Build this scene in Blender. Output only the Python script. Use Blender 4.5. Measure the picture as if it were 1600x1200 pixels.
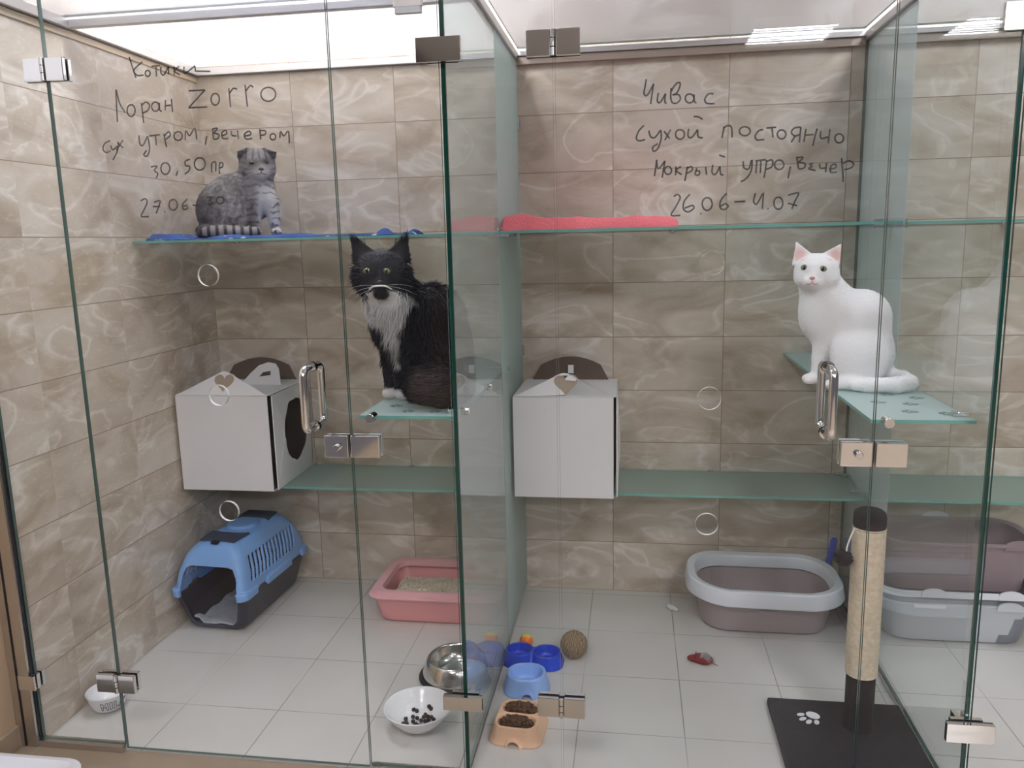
import bpy, math, random
import numpy as np
from mathutils import Vector, Matrix
from mathutils.geometry import tessellate_polygon

sc = bpy.context.scene
for o in list(bpy.data.objects):
    bpy.data.objects.remove(o, do_unlink=True)
COL = sc.collection
PI = math.pi
rnd = random.Random(7)

# ------------------------------------------------------------------ camera
cam_d = bpy.data.cameras.new('camera')
cam_d.sensor_fit = 'HORIZONTAL'; cam_d.sensor_width = 36.0
cam_d.lens = 1250.9 / 1600.0 * 36.0
cam_d.clip_start = 0.05; cam_d.clip_end = 60
cam = bpy.data.objects.new('camera', cam_d); COL.objects.link(cam)
CAM = Vector((1.6604, -2.9746, 1.3614))
def cam_axes(yaw, pitch, roll):
    fwd = Vector((math.sin(yaw)*math.cos(pitch), math.cos(yaw)*math.cos(pitch), math.sin(pitch)))
    r = Vector((math.cos(yaw), -math.sin(yaw), 0)); u = r.cross(fwd)
    c, s = math.cos(roll), math.sin(roll)
    return c*r + s*u, -s*r + c*u, fwd
_r, _u, _f = cam_axes(-0.151434, -0.177462, -0.023169)
cam.matrix_world = Matrix(((_r.x, _u.x, -_f.x, CAM.x), (_r.y, _u.y, -_f.y, CAM.y), (_r.z, _u.z, -_f.z, CAM.z), (0, 0, 0, 1)))
sc.camera = cam

# ------------------------------------------------------------------ world, exposure
world = bpy.data.worlds.new('world'); sc.world = world; world.use_nodes = True
world.node_tree.nodes['Background'].inputs['Color'].default_value = (0.9, 0.95, 1.0, 1)
world.node_tree.nodes['Background'].inputs['Strength'].default_value = 0.25
sc.view_settings.view_transform = 'Standard'; sc.view_settings.look = 'None'
sc.view_settings.gamma = 1.0; sc.view_settings.use_curve_mapping = False
sc.view_settings.exposure = 0.12
sc.cycles.max_bounces = 12; sc.cycles.diffuse_bounces = 5; sc.cycles.glossy_bounces = 6
sc.cycles.transmission_bounces = 8; sc.cycles.transparent_max_bounces = 40
sc.cycles.caustics_reflective = False; sc.cycles.caustics_refractive = False
sc.cycles.sample_clamp_indirect = 6.0
TUBE_POWER = 150.0
LAMPS = [(0.72, -0.76, 1.05), (3.05, -0.76, 0.9), (0.9, -3.3, 0.34), (3.0, -3.3, 0.52), (2.79, -5.78, 0.7), (4.22, -5.85, 0.7)]
CEIL = 2.85

# ------------------------------------------------------------------ materials
class NT:
    def __init__(s, name):
        s.m = bpy.data.materials.new(name); s.m.use_nodes = True
        s.t = s.m.node_tree; s.t.nodes.clear()
        s.out = s.t.nodes.new('ShaderNodeOutputMaterial')
    def n(s, typ, **kw):
        nd = s.t.nodes.new('ShaderNode' + typ)
        for k, v in kw.items():
            if k.startswith('i_'):
                nd.inputs[k[2:].replace('_', ' ')].default_value = v
            else:
                setattr(nd, k, v)
        return nd
    def l(s, a, b): s.t.links.new(a, b)
    def math(s, op, a, b=None, clamp=False):
        nd = s.n('Math', operation=op, use_clamp=clamp)
        for i, v in enumerate((a, b)):
            if v is None: continue
            if isinstance(v, (int, float)): nd.inputs[i].default_value = v
            else: s.l(v, nd.inputs[i])
        return nd.outputs[0]
    def mixc(s, f, a, b, blend='MIX'):
        nd = s.n('Mix', data_type='RGBA', blend_type=blend)
        for i, v in ((0, f), (6, a), (7, b)):
            if isinstance(v, (int, float)): nd.inputs[i].default_value = v
            elif isinstance(v, tuple): nd.inputs[i].default_value = (*v, 1) if len(v) == 3 else v
            else: s.l(v, nd.inputs[i])
        return nd.outputs[2]
    def ramp(s, f, stops):
        nd = s.n('ValToRGB'); e = nd.color_ramp.elements
        while len(e) < len(stops): e.new(0.5)
        for k, (p, c) in enumerate(stops):
            e[k].position = p; e[k].color = (c, c, c, 1) if isinstance(c, (int, float)) else (*c, 1)
        s.l(f, nd.inputs[0]); return nd.outputs[0]
    def end(s, shader): s.l(shader, s.out.inputs['Surface']); return s.m

def principled(nt, color, rough=0.5, metal=0.0, spec=0.5, **kw):
    p = nt.n('BsdfPrincipled')
    if isinstance(color, tuple): p.inputs['Base Color'].default_value = (*color, 1)
    else: nt.l(color, p.inputs['Base Color'])
    if isinstance(rough, (int, float)): p.inputs['Roughness'].default_value = rough
    else: nt.l(rough, p.inputs['Roughness'])
    p.inputs['Metallic'].default_value = metal
    p.inputs['Specular IOR Level'].default_value = spec
    for k, v in kw.items(): p.inputs[k.replace('_', ' ')].default_value = v
    return p

def plain(name, color, rough=0.45, metal=0.0, spec=0.5, var=0.05, scale=14.0, bump=0.0, bscale=60.0, **kw):
    nt = NT(name)
    tc = nt.n('TexCoord')
    nz = nt.n('TexNoise', i_Scale=scale, i_Detail=4.0); nt.l(tc.outputs['Object'], nz.inputs['Vector'])
    lo = tuple(c*(1-var) for c in color); hi = tuple(min(1, c*(1+var)) for c in color)
    p = principled(nt, nt.mixc(nz.outputs['Fac'], lo, hi), rough, metal, spec, **kw)
    if bump:
        n2 = nt.n('TexNoise', i_Scale=bscale, i_Detail=3.0); nt.l(tc.outputs['Object'], n2.inputs['Vector'])
        b = nt.n('Bump', i_Strength=bump, i_Distance=0.004); nt.l(n2.outputs['Fac'], b.inputs['Height'])
        nt.l(b.outputs[0], p.inputs['Normal'])
    return nt.end(p.outputs[0])

def glass(name, tint=(0.965, 0.985, 0.977), f0=0.04, rough=0.0):
    nt = NT(name)
    g = nt.n('NewGeometry')
    d = nt.n('VectorMath', operation='DOT_PRODUCT'); nt.l(g.outputs['Normal'], d.inputs[0]); nt.l(g.outputs['Incoming'], d.inputs[1])
    c = nt.math('SUBTRACT', 1.0, nt.math('ABSOLUTE', d.outputs['Value']), True)
    fr = nt.math('ADD', nt.math('MULTIPLY', nt.math('POWER', c, 5.0), 1-f0), f0, True)
    tr = nt.n('BsdfTransparent'); tr.inputs[0].default_value = (*tint, 1)
    gl = nt.n('BsdfGlossy'); gl.inputs['Roughness'].default_value = rough; gl.inputs[0].default_value = (1, 1, 1, 1)
    mx = nt.n('MixShader'); nt.l(fr, mx.inputs[0]); nt.l(tr.outputs[0], mx.inputs[1]); nt.l(gl.outputs[0], mx.inputs[2])
    return nt.end(mx.outputs[0])

def hazy(name, tint, f0, haze, hcol):
    m = glass(name, tint, f0); t = m.node_tree; out = [n for n in t.nodes if n.type == 'OUTPUT_MATERIAL'][0]
    prev = out.inputs['Surface'].links[0].from_socket
    d = t.nodes.new('ShaderNodeBsdfDiffuse'); d.inputs[0].default_value = (*hcol, 1)
    mx = t.nodes.new('ShaderNodeMixShader'); mx.inputs[0].default_value = haze
    t.links.new(prev, mx.inputs[1]); t.links.new(d.outputs[0], mx.inputs[2]); t.links.new(mx.outputs[0], out.inputs['Surface'])
    return m

def frosted(name, color, clear=0.35, tint=(0.8, 0.93, 0.9), rough=0.25):
    nt = NT(name)
    p = principled(nt, color, rough, 0, 0.5)
    tl = nt.n('BsdfTranslucent'); tl.inputs[0].default_value = (*color, 1)
    m1 = nt.n('MixShader'); m1.inputs[0].default_value = 0.4; nt.l(p.outputs[0], m1.inputs[1]); nt.l(tl.outputs[0], m1.inputs[2])
    tr = nt.n('BsdfTransparent'); tr.inputs[0].default_value = (*tint, 1)
    m2 = nt.n('MixShader'); m2.inputs[0].default_value = clear; nt.l(m1.outputs[0], m2.inputs[1]); nt.l(tr.outputs[0], m2.inputs[2])
    return nt.end(m2.outputs[0])

TW, TH = 0.3974, 0.2
def wall_tile(name, axis, off):
    """rectangular stone-look tiles: axis 0 runs along x, axis 1 along y"""
    nt = NT(name)
    g = nt.n('NewGeometry'); sp = nt.n('SeparateXYZ'); nt.l(g.outputs['Position'], sp.inputs[0])
    a = nt.math('DIVIDE', nt.math('SUBTRACT', sp.outputs[axis], off), TW)
    b = nt.math('DIVIDE', sp.outputs[2], TH)
    fa, fb = nt.math('FLOOR', a), nt.math('FLOOR', b)
    def edge(v, w):
        f = nt.math('FRACT', v)
        e = nt.math('MINIMUM', f, nt.math('SUBTRACT', 1.0, f))
        return nt.math('LESS_THAN', e, w)
    grout = nt.math('MAXIMUM', nt.math('MULTIPLY', edge(a, 0.0032), 1.0 if axis == 0 else 0.12), edge(b, 0.0068))
    wn = nt.n('TexWhiteNoise', noise_dimensions='2D'); cv = nt.n('CombineXYZ'); nt.l(fa, cv.inputs[0]); nt.l(fb, cv.inputs[1]); nt.l(cv.outputs[0], wn.inputs['Vector'])
    shift = nt.n('VectorMath', operation='SCALE'); nt.l(wn.outputs['Color'], shift.inputs[0]); shift.inputs['Scale'].default_value = 9.0
    pos = nt.n('VectorMath', operation='ADD'); nt.l(g.outputs['Position'], pos.inputs[0]); nt.l(shift.outputs[0], pos.inputs[1])
    # slanted flow of the stone print
    mp = nt.n('Mapping'); mp.inputs['Rotation'].default_value = (0.0, 0.55, 0.0) if axis == 0 else (0.55, 0, 0)
    mp.inputs['Scale'].default_value = (1.0, 1.0, 2.1)
    nt.l(pos.outputs[0], mp.inputs['Vector'])
    n1 = nt.n('TexNoise', i_Scale=3.4, i_Detail=4.0, i_Distortion=1.1, i_Roughness=0.5); nt.l(mp.outputs[0], n1.inputs['Vector'])
    n2 = nt.n('TexNoise', i_Scale=2.6, i_Detail=3.0, i_Distortion=1.3, i_Roughness=0.45); nt.l(mp.outputs[0], n2.inputs['Vector'])
    n3 = nt.n('TexNoise', i_Scale=38.0, i_Detail=4.0, i_Distortion=0.6); nt.l(mp.outputs[0], n3.inputs['Vector'])
    base = nt.ramp(n1.outputs['Fac'], [(0.28, (0.40, 0.325, 0.245)), (0.42, (0.50, 0.423, 0.336)), (0.52, (0.58, 0.507, 0.42)), (0.60, (0.61, 0.545, 0.465)), (0.72, (0.68, 0.62, 0.545))])
    rid = nt.math('ABSOLUTE', nt.math('SUBTRACT', n2.outputs['Fac'], 0.5))
    vein = nt.ramp(rid, [(0.0, 1.0), (0.010, 0.7), (0.045, 0.0)])
    veinf = nt.math('MULTIPLY', vein, nt.ramp(n1.outputs['Fac'], [(0.36, 0.15), (0.56, 0.85)]))
    c = nt.mixc(veinf, base, (0.80, 0.75, 0.68))
    c = nt.mixc(nt.math('MULTIPLY', n3.outputs['Fac'], 0.14), c, (0.34, 0.29, 0.25))
    c = nt.mixc(nt.math('MULTIPLY', wn.outputs['Value'], 0.12), c, (0.66, 0.58, 0.54))
    c = nt.mixc(grout, c, (0.27, 0.205, 0.155))
    rough = nt.math('ADD', nt.math('MULTIPLY', grout, 0.45), nt.math('ADD', 0.2, nt.math('MULTIPLY', n3.outputs['Fac'], 0.12)))
    p = principled(nt, c, rough, 0, 0.4)
    h = nt.math('SUBTRACT', nt.math('MULTIPLY', n1.outputs['Fac'], 0.5), grout)
    bp = nt.n('Bump', i_Strength=0.25, i_Distance=0.002); nt.l(h, bp.inputs['Height']); nt.l(bp.outputs[0], p.inputs['Normal'])
    return nt.end(p.outputs[0])

def floor_tile():
    nt = NT('floor_tiles')
    g = nt.n('NewGeometry'); sp = nt.n('SeparateXYZ'); nt.l(g.outputs['Position'], sp.inputs[0])
    S = 0.29654
    a = nt.math('DIVIDE', nt.math('SUBTRACT', sp.outputs[0], 1.5116), S)
    b = nt.math('DIVIDE', nt.math('ADD', sp.outputs[1], 0.6326), S)
    def edge(v, w):
        f = nt.math('FRACT', v); e = nt.math('MINIMUM', f, nt.math('SUBTRACT', 1.0, f))
        return nt.math('LESS_THAN', e, w)
    nz = nt.n('TexNoise', i_Scale=7.0, i_Detail=6.0); nt.l(g.outputs['Position'], nz.inputs['Vector'])
    nf = nt.n('TexNoise', i_Scale=2.2, i_Detail=2.0); nt.l(g.outputs['Position'], nf.inputs['Vector'])
    grout = nt.math('MULTIPLY', nt.math('MAXIMUM', edge(a, 0.0055), edge(b, 0.0055)), nt.ramp(nf.outputs['Fac'], [(0.35, 0.35), (0.55, 0.9)]))
    c = nt.mixc(nz.outputs['Fac'], (0.62, 0.605, 0.58), (0.69, 0.675, 0.65))
    # outside the glass front the tile colour is a darker, warmer beige
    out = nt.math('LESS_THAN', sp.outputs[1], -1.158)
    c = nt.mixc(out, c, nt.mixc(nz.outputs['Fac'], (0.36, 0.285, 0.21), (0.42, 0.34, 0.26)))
    c = nt.mixc(grout, c, (0.26, 0.245, 0.225))
    p = principled(nt, c, nt.math('ADD', 0.22, nt.math('MULTIPLY', grout, 0.4)), 0, 0.5)
    bp = nt.n('Bump', i_Strength=0.3, i_Distance=0.0015); nt.l(nt.math('SUBTRACT', 1.0, grout), bp.inputs['Height']); nt.l(bp.outputs[0], p.inputs['Normal'])
    return nt.end(p.outputs[0])

def vcol(name, rough=0.7, spec=0.25, sheen=0.0):
    nt = NT(name)
    at = nt.n('Attribute', attribute_name='Col')
    p = principled(nt, at.outputs['Color'], rough, 0, spec)
    tc = nt.n('TexCoord'); nz = nt.n('TexNoise', i_Scale=170.0, i_Detail=3.0, i_Distortion=1.0); nt.l(tc.outputs['Object'], nz.inputs['Vector'])
    bp = nt.n('Bump', i_Strength=0.35, i_Distance=0.004); nt.l(nz.outputs['Fac'], bp.inputs['Height']); nt.l(bp.outputs[0], p.inputs['Normal'])
    p.inputs['Sheen Weight'].default_value = sheen
    return nt.end(p.outputs[0])

def emit(name, color, strength):
    nt = NT(name); e = nt.n('Emission'); e.inputs[0].default_value = (*color, 1); e.inputs[1].default_value = strength
    return nt.end(e.outputs[0])

def ink(name, color, alpha):
    nt = NT(name)
    p = principled(nt, color, 0.6, 0, 0.2); tr = nt.n('BsdfTransparent'); m = nt.n('MixShader'); m.inputs[0].default_value = alpha
    nt.l(tr.outputs[0], m.inputs[1]); nt.l(p.outputs[0], m.inputs[2]); return nt.end(m.outputs[0])

def acrylic(name, color):
    nt = NT(name)
    p = principled(nt, color, 0.3, 0, 0.4); tl = nt.n('BsdfTranslucent'); tl.inputs[0].default_value = (*color, 1)
    m = nt.n('MixShader'); m.inputs[0].default_value = 0.85; nt.l(p.outputs[0], m.inputs[1]); nt.l(tl.outputs[0], m.inputs[2]); return nt.end(m.outputs[0])

def brushed(name, color, rough):
    nt = NT(name)
    tc = nt.n('TexCoord'); mp = nt.n('Mapping'); mp.inputs['Scale'].default_value = (4, 4, 300); nt.l(tc.outputs['Object'], mp.inputs[0])
    nz = nt.n('TexNoise', i_Scale=6.0); nt.l(mp.outputs[0], nz.inputs['Vector'])
    p = principled(nt, color, nt.math('ADD', rough-0.05, nt.math('MULTIPLY', nz.outputs['Fac'], 0.1)), 1.0)
    return nt.end(p.outputs[0])

def two_tone():
    nt = NT('peach_and_white_wall_paint')
    g = nt.n('NewGeometry'); sp = nt.n('SeparateXYZ'); nt.l(g.outputs['Position'], sp.inputs[0])
    return nt.end(principled(nt, nt.mixc(nt.math('GREATER_THAN', sp.outputs[2], 1.35), (0.62, 0.46, 0.31), (0.50, 0.50, 0.51)), 0.6).outputs[0])

M = dict(
    wall_back=wall_tile('stone_wall_tiles', 0, 0.0), wall_left=wall_tile('stone_wall_tiles_side', 1, -0.19),
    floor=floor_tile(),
    paint=two_tone(), ceil=plain('ceiling_paint', (0.74, 0.74, 0.75), 0.6, var=0.02),
    rear=plain('rear_wall_paint', (0.13, 0.13, 0.145), 0.6, var=0.03),
    base_tile=plain('beige_skirting_tile', (0.42, 0.33, 0.24), 0.35),
    glass=glass('clear_glass', (0.987, 0.990, 0.989), 0.02), shelfglass=glass('green_tinged_glass', (0.93, 0.975, 0.96), 0.045),
    part=hazy('hazed_partition_glass', (0.92, 0.955, 0.945), 0.055, 0.17, (0.66, 0.73, 0.73)), part2=hazy('partition_glass', (0.94, 0.965, 0.96), 0.05, 0.03, (0.66, 0.73, 0.73)),  # milky reflection on the partitions mixed in as a diffuse haze colour
    edge=plain('dark_green_glass_edge', (0.008, 0.060, 0.048), 0.15, var=0.1), edge2=plain('teal_glass_edge', (0.16, 0.42, 0.37), 0.2, var=0.1),
    edge3=plain('grey_green_glass_edge', (0.10, 0.16, 0.14), 0.15), hole=plain('ground_hole_rim', (0.82, 0.86, 0.83), 0.3),
    frost=frosted('frosted_shelf_glass', (0.56, 0.67, 0.63), 0.50, (0.80, 0.9, 0.87)),
    frostside=frosted('frosted_step_glass', (0.70, 0.83, 0.83), 0.2, (0.8, 0.92, 0.9)),
    band1=frosted('thin_frosted_film', (0.74, 0.82, 0.81), 0.55, (0.9, 0.95, 0.94), 0.4), band=frosted('frosted_film', (0.84, 0.90, 0.91), 0.12, (0.9, 0.94, 0.94), 0.35),
    paw=plain('etched_paw_print', (0.16, 0.24, 0.23), 0.4),
    chrome=brushed('polished_chrome', (0.80, 0.80, 0.80), 0.07), satin=brushed('satin_steel', (0.66, 0.63, 0.60), 0.30),
    alu=brushed('aluminium_profile', (0.72, 0.71, 0.71), 0.32), steel=brushed('bowl_steel', (0.72, 0.71, 0.69), 0.16),
    gasket=plain('black_gasket', (0.02, 0.02, 0.025), 0.5), brown=plain('brown_rail_underside', (0.33, 0.27, 0.23), 0.5),
    cream=plain('cream_tile_trim', (0.72, 0.58, 0.42), 0.4),
    acryl=acrylic('white_acrylic', (0.93, 0.94, 0.95)), cover=frosted('dusty_glass', (0.27, 0.265, 0.29), 0.5, (0.95, 0.97, 0.97), 0.3), 
    lampw=plain('lamp_white_metal', (0.8, 0.8, 0.8), 0.3), ink=ink('grey_marker_ink', (0.05, 0.05, 0.055), 0.58),
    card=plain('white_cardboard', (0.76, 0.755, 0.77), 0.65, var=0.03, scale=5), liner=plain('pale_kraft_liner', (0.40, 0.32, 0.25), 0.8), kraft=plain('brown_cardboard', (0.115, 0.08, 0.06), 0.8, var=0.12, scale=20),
    blue=plain('light_blue_plastic', (0.22, 0.42, 0.80), 0.38, var=0.03), navy=plain('navy_plastic', (0.022, 0.028, 0.055), 0.42), navy2=plain('dark_slate_plastic', (0.06, 0.07, 0.11), 0.45),
    pad=plain('grey_felt_pad', (0.42, 0.45, 0.50), 0.9, var=0.2, scale=40, bump=0.6),
    pink=plain('pink_plastic', (0.80, 0.36, 0.37), 0.32, var=0.02), pinkrim=plain('pale_pink_plastic', (0.85, 0.46, 0.50), 0.3, var=0.02),
    litter=plain('pale_litter', (0.76, 0.67, 0.53), 0.9, var=0.35, scale=120, bump=1.0, bscale=180),
    greige=plain('grey_mauve_plastic', (0.36, 0.305, 0.315), 0.33, var=0.03), mauve=plain('dark_mauve_plastic', (0.30, 0.235, 0.265), 0.3, var=0.03),
    icew=plain('bluish_white_plastic', (0.80, 0.83, 0.90), 0.3, var=0.02), iceg=plain('pale_grey_plastic', (0.62, 0.66, 0.71), 0.35, var=0.02), slate=plain('slate_grey', (0.22, 0.25, 0.29), 0.4),
    white=plain('white_ceramic', (0.84, 0.84, 0.86), 0.18, var=0.01), rubber=plain('black_rubber', (0.012, 0.012, 0.016), 0.55),
    royal=plain('royal_blue_plastic', (0.012, 0.06, 0.55), 0.25, var=0.03), sky=plain('sky_blue_plastic', (0.28, 0.46, 0.86), 0.35, var=0.03),
    peach=plain('peach_plastic', (0.86, 0.55, 0.36), 0.36, var=0.03), kib=plain('brown_kibble', (0.11, 0.052, 0.026), 0.75, var=0.35, scale=90),
    pellet=plain('dark_pellets', (0.035, 0.022, 0.025), 0.7), orange=plain('orange_plastic', (0.90, 0.20, 0.015), 0.35), yellow=plain('yellow_plastic', (0.85, 0.62, 0.12), 0.35),
    carpet=plain('black_carpet', (0.012, 0.011, 0.018), 0.95, var=0.3, scale=200, bump=0.8, bscale=400), pawwhite=plain('white_print', (0.75, 0.76, 0.80), 0.7),
    red=plain('red_felt', (0.20, 0.010, 0.020), 0.9, var=0.2, scale=80, bump=0.5, bscale=200), mousew=plain('white_felt', (0.75, 0.74, 0.74), 0.9, bump=0.5, bscale=200),
    scoop=plain('blue_scoop_plastic', (0.05, 0.12, 0.62), 0.35), pom=plain('black_yarn', (0.008, 0.007, 0.014), 0.95), string=plain('white_elastic', (0.75, 0.75, 0.74), 0.7),
    fur=vcol('cat_fur', 0.65, 0.25, 0.15), furstrand=vcol('fur_strands', 0.6, 0.25), fleece=plain('coral_pink_fleece', (0.86, 0.20, 0.235), 0.95, var=0.12, scale=30, bump=0.8, bscale=150),
    fleece2=plain('coral_pink_pile', (0.90, 0.24, 0.28), 0.9, var=0.12), nose=plain('pink_nose', (0.55, 0.25, 0.25), 0.5), noseb=plain('dark_nose', (0.02, 0.017, 0.02), 0.4), noseg=plain('grey_brown_nose', (0.045, 0.026, 0.026), 0.45),
    iris=plain('green_grey_iris', (0.20, 0.23, 0.16), 0.12, var=0.2, scale=200), irisy=plain('yellow_green_iris', (0.13, 0.15, 0.07), 0.12, var=0.2, scale=200), irisd=plain('amber_iris', (0.09, 0.07, 0.035), 0.12), pupil=plain('pupil', (0.004, 0.004, 0.005), 0.05),
    whisk=plain('white_whisker_and_glint', (0.8, 0.8, 0.8), 0.4),
)
def sisal():
    nt = NT('sisal_rope')
    tc = nt.n('TexCoord'); sp = nt.n('SeparateXYZ'); nt.l(tc.outputs['Object'], sp.inputs[0])
    nz = nt.n('TexNoise', i_Scale=90.0, i_Detail=4.0); nt.l(tc.outputs['Object'], nz.inputs['Vector'])
    n2 = nt.n('TexNoise', i_Scale=9.0, i_Detail=2.0); nt.l(tc.outputs['Object'], n2.inputs['Vector'])
    c = nt.mixc(nz.outputs['Fac'], (0.48, 0.40, 0.28), (0.92, 0.85, 0.70)); c = nt.mixc(nt.math('MULTIPLY', n2.outputs['Fac'], 0.35), c, (0.52, 0.42, 0.28))
    p = principled(nt, c, 0.9, 0, 0.2)
    bp = nt.n('Bump', i_Strength=0.8, i_Distance=0.003); nt.l(nz.outputs['Fac'], bp.inputs['Height']); nt.l(bp.outputs[0], p.inputs['Normal'])
    return nt.end(p.outputs[0])
M['sisal'] = sisal()
def twine():
    nt = NT('brown_twine')
    tc = nt.n('TexCoord'); wv = nt.n('TexWave', i_Scale=45.0, i_Distortion=14.0, i_Detail=3.0); nt.l(tc.outputs['Object'], wv.inputs['Vector'])
    c = nt.mixc(wv.outputs['Fac'], (0.22, 0.155, 0.10), (0.42, 0.32, 0.22))
    p = principled(nt, c, 0.9, 0, 0.2); bp = nt.n('Bump', i_Strength=0.7, i_Distance=0.003); nt.l(wv.outputs['Fac'], bp.inputs['Height']); nt.l(bp.outputs[0], p.inputs['Normal'])
    return nt.end(p.outputs[0])
M['twine'] = twine()
def blue_cloth():
    nt = NT('blue_patterned_cloth')
    tc = nt.n('TexCoord'); vo = nt.n('TexVoronoi', i_Scale=26.0); nt.l(tc.outputs['Object'], vo.inputs['Vector'])
    nz = nt.n('TexNoise', i_Scale=16.0, i_Detail=2.0); nt.l(tc.outputs['Object'], nz.inputs['Vector'])
    f = nt.math('MULTIPLY', nt.ramp(vo.outputs['Distance'], [(0.28, 1.0), (0.34, 0.0)]), nt.ramp(nz.outputs['Fac'], [(0.44, 0.0), (0.52, 1.0)]))
    c = nt.mixc(f, nt.mixc(nz.outputs['Fac'], (0.012, 0.022, 0.11), (0.05, 0.12, 0.36)), (0.62, 0.66, 0.74))
    return nt.end(principled(nt, c, 0.85, 0, 0.2).outputs[0])
M['cloth'] = blue_cloth()

# ------------------------------------------------------------------ mesh helpers
def link_mesh(name, V, F, mats, mi=None, parent=None, smooth=False, loc=None, col=None, kind=None):
    me = bpy.data.meshes.new(name)
    V = np.asarray(V, float)
    me.from_pydata(V.tolist(), [], F if isinstance(F, list) else F.tolist())
    for m in (mats if isinstance(mats, (list, tuple)) else [mats]): me.materials.append(m)
    if mi is not None: me.polygons.foreach_set('material_index', np.asarray(mi, dtype=np.int32))
    if smooth: me.polygons.foreach_set('use_smooth', [True]*len(me.polygons))
    if col is not None:
        at = me.color_attributes.new('Col', 'FLOAT_COLOR', 'POINT')
        c4 = np.ones((len(V), 4), np.float32); c4[:, :3] = col
        at.data.foreach_set('color', c4.ravel())
    me.update()
    o = bpy.data.objects.new(name, me); COL.objects.link(o)
    if parent is not None: o.parent = parent
    if loc is not None: o.location = loc
    if kind: o['kind'] = kind
    return o

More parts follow.
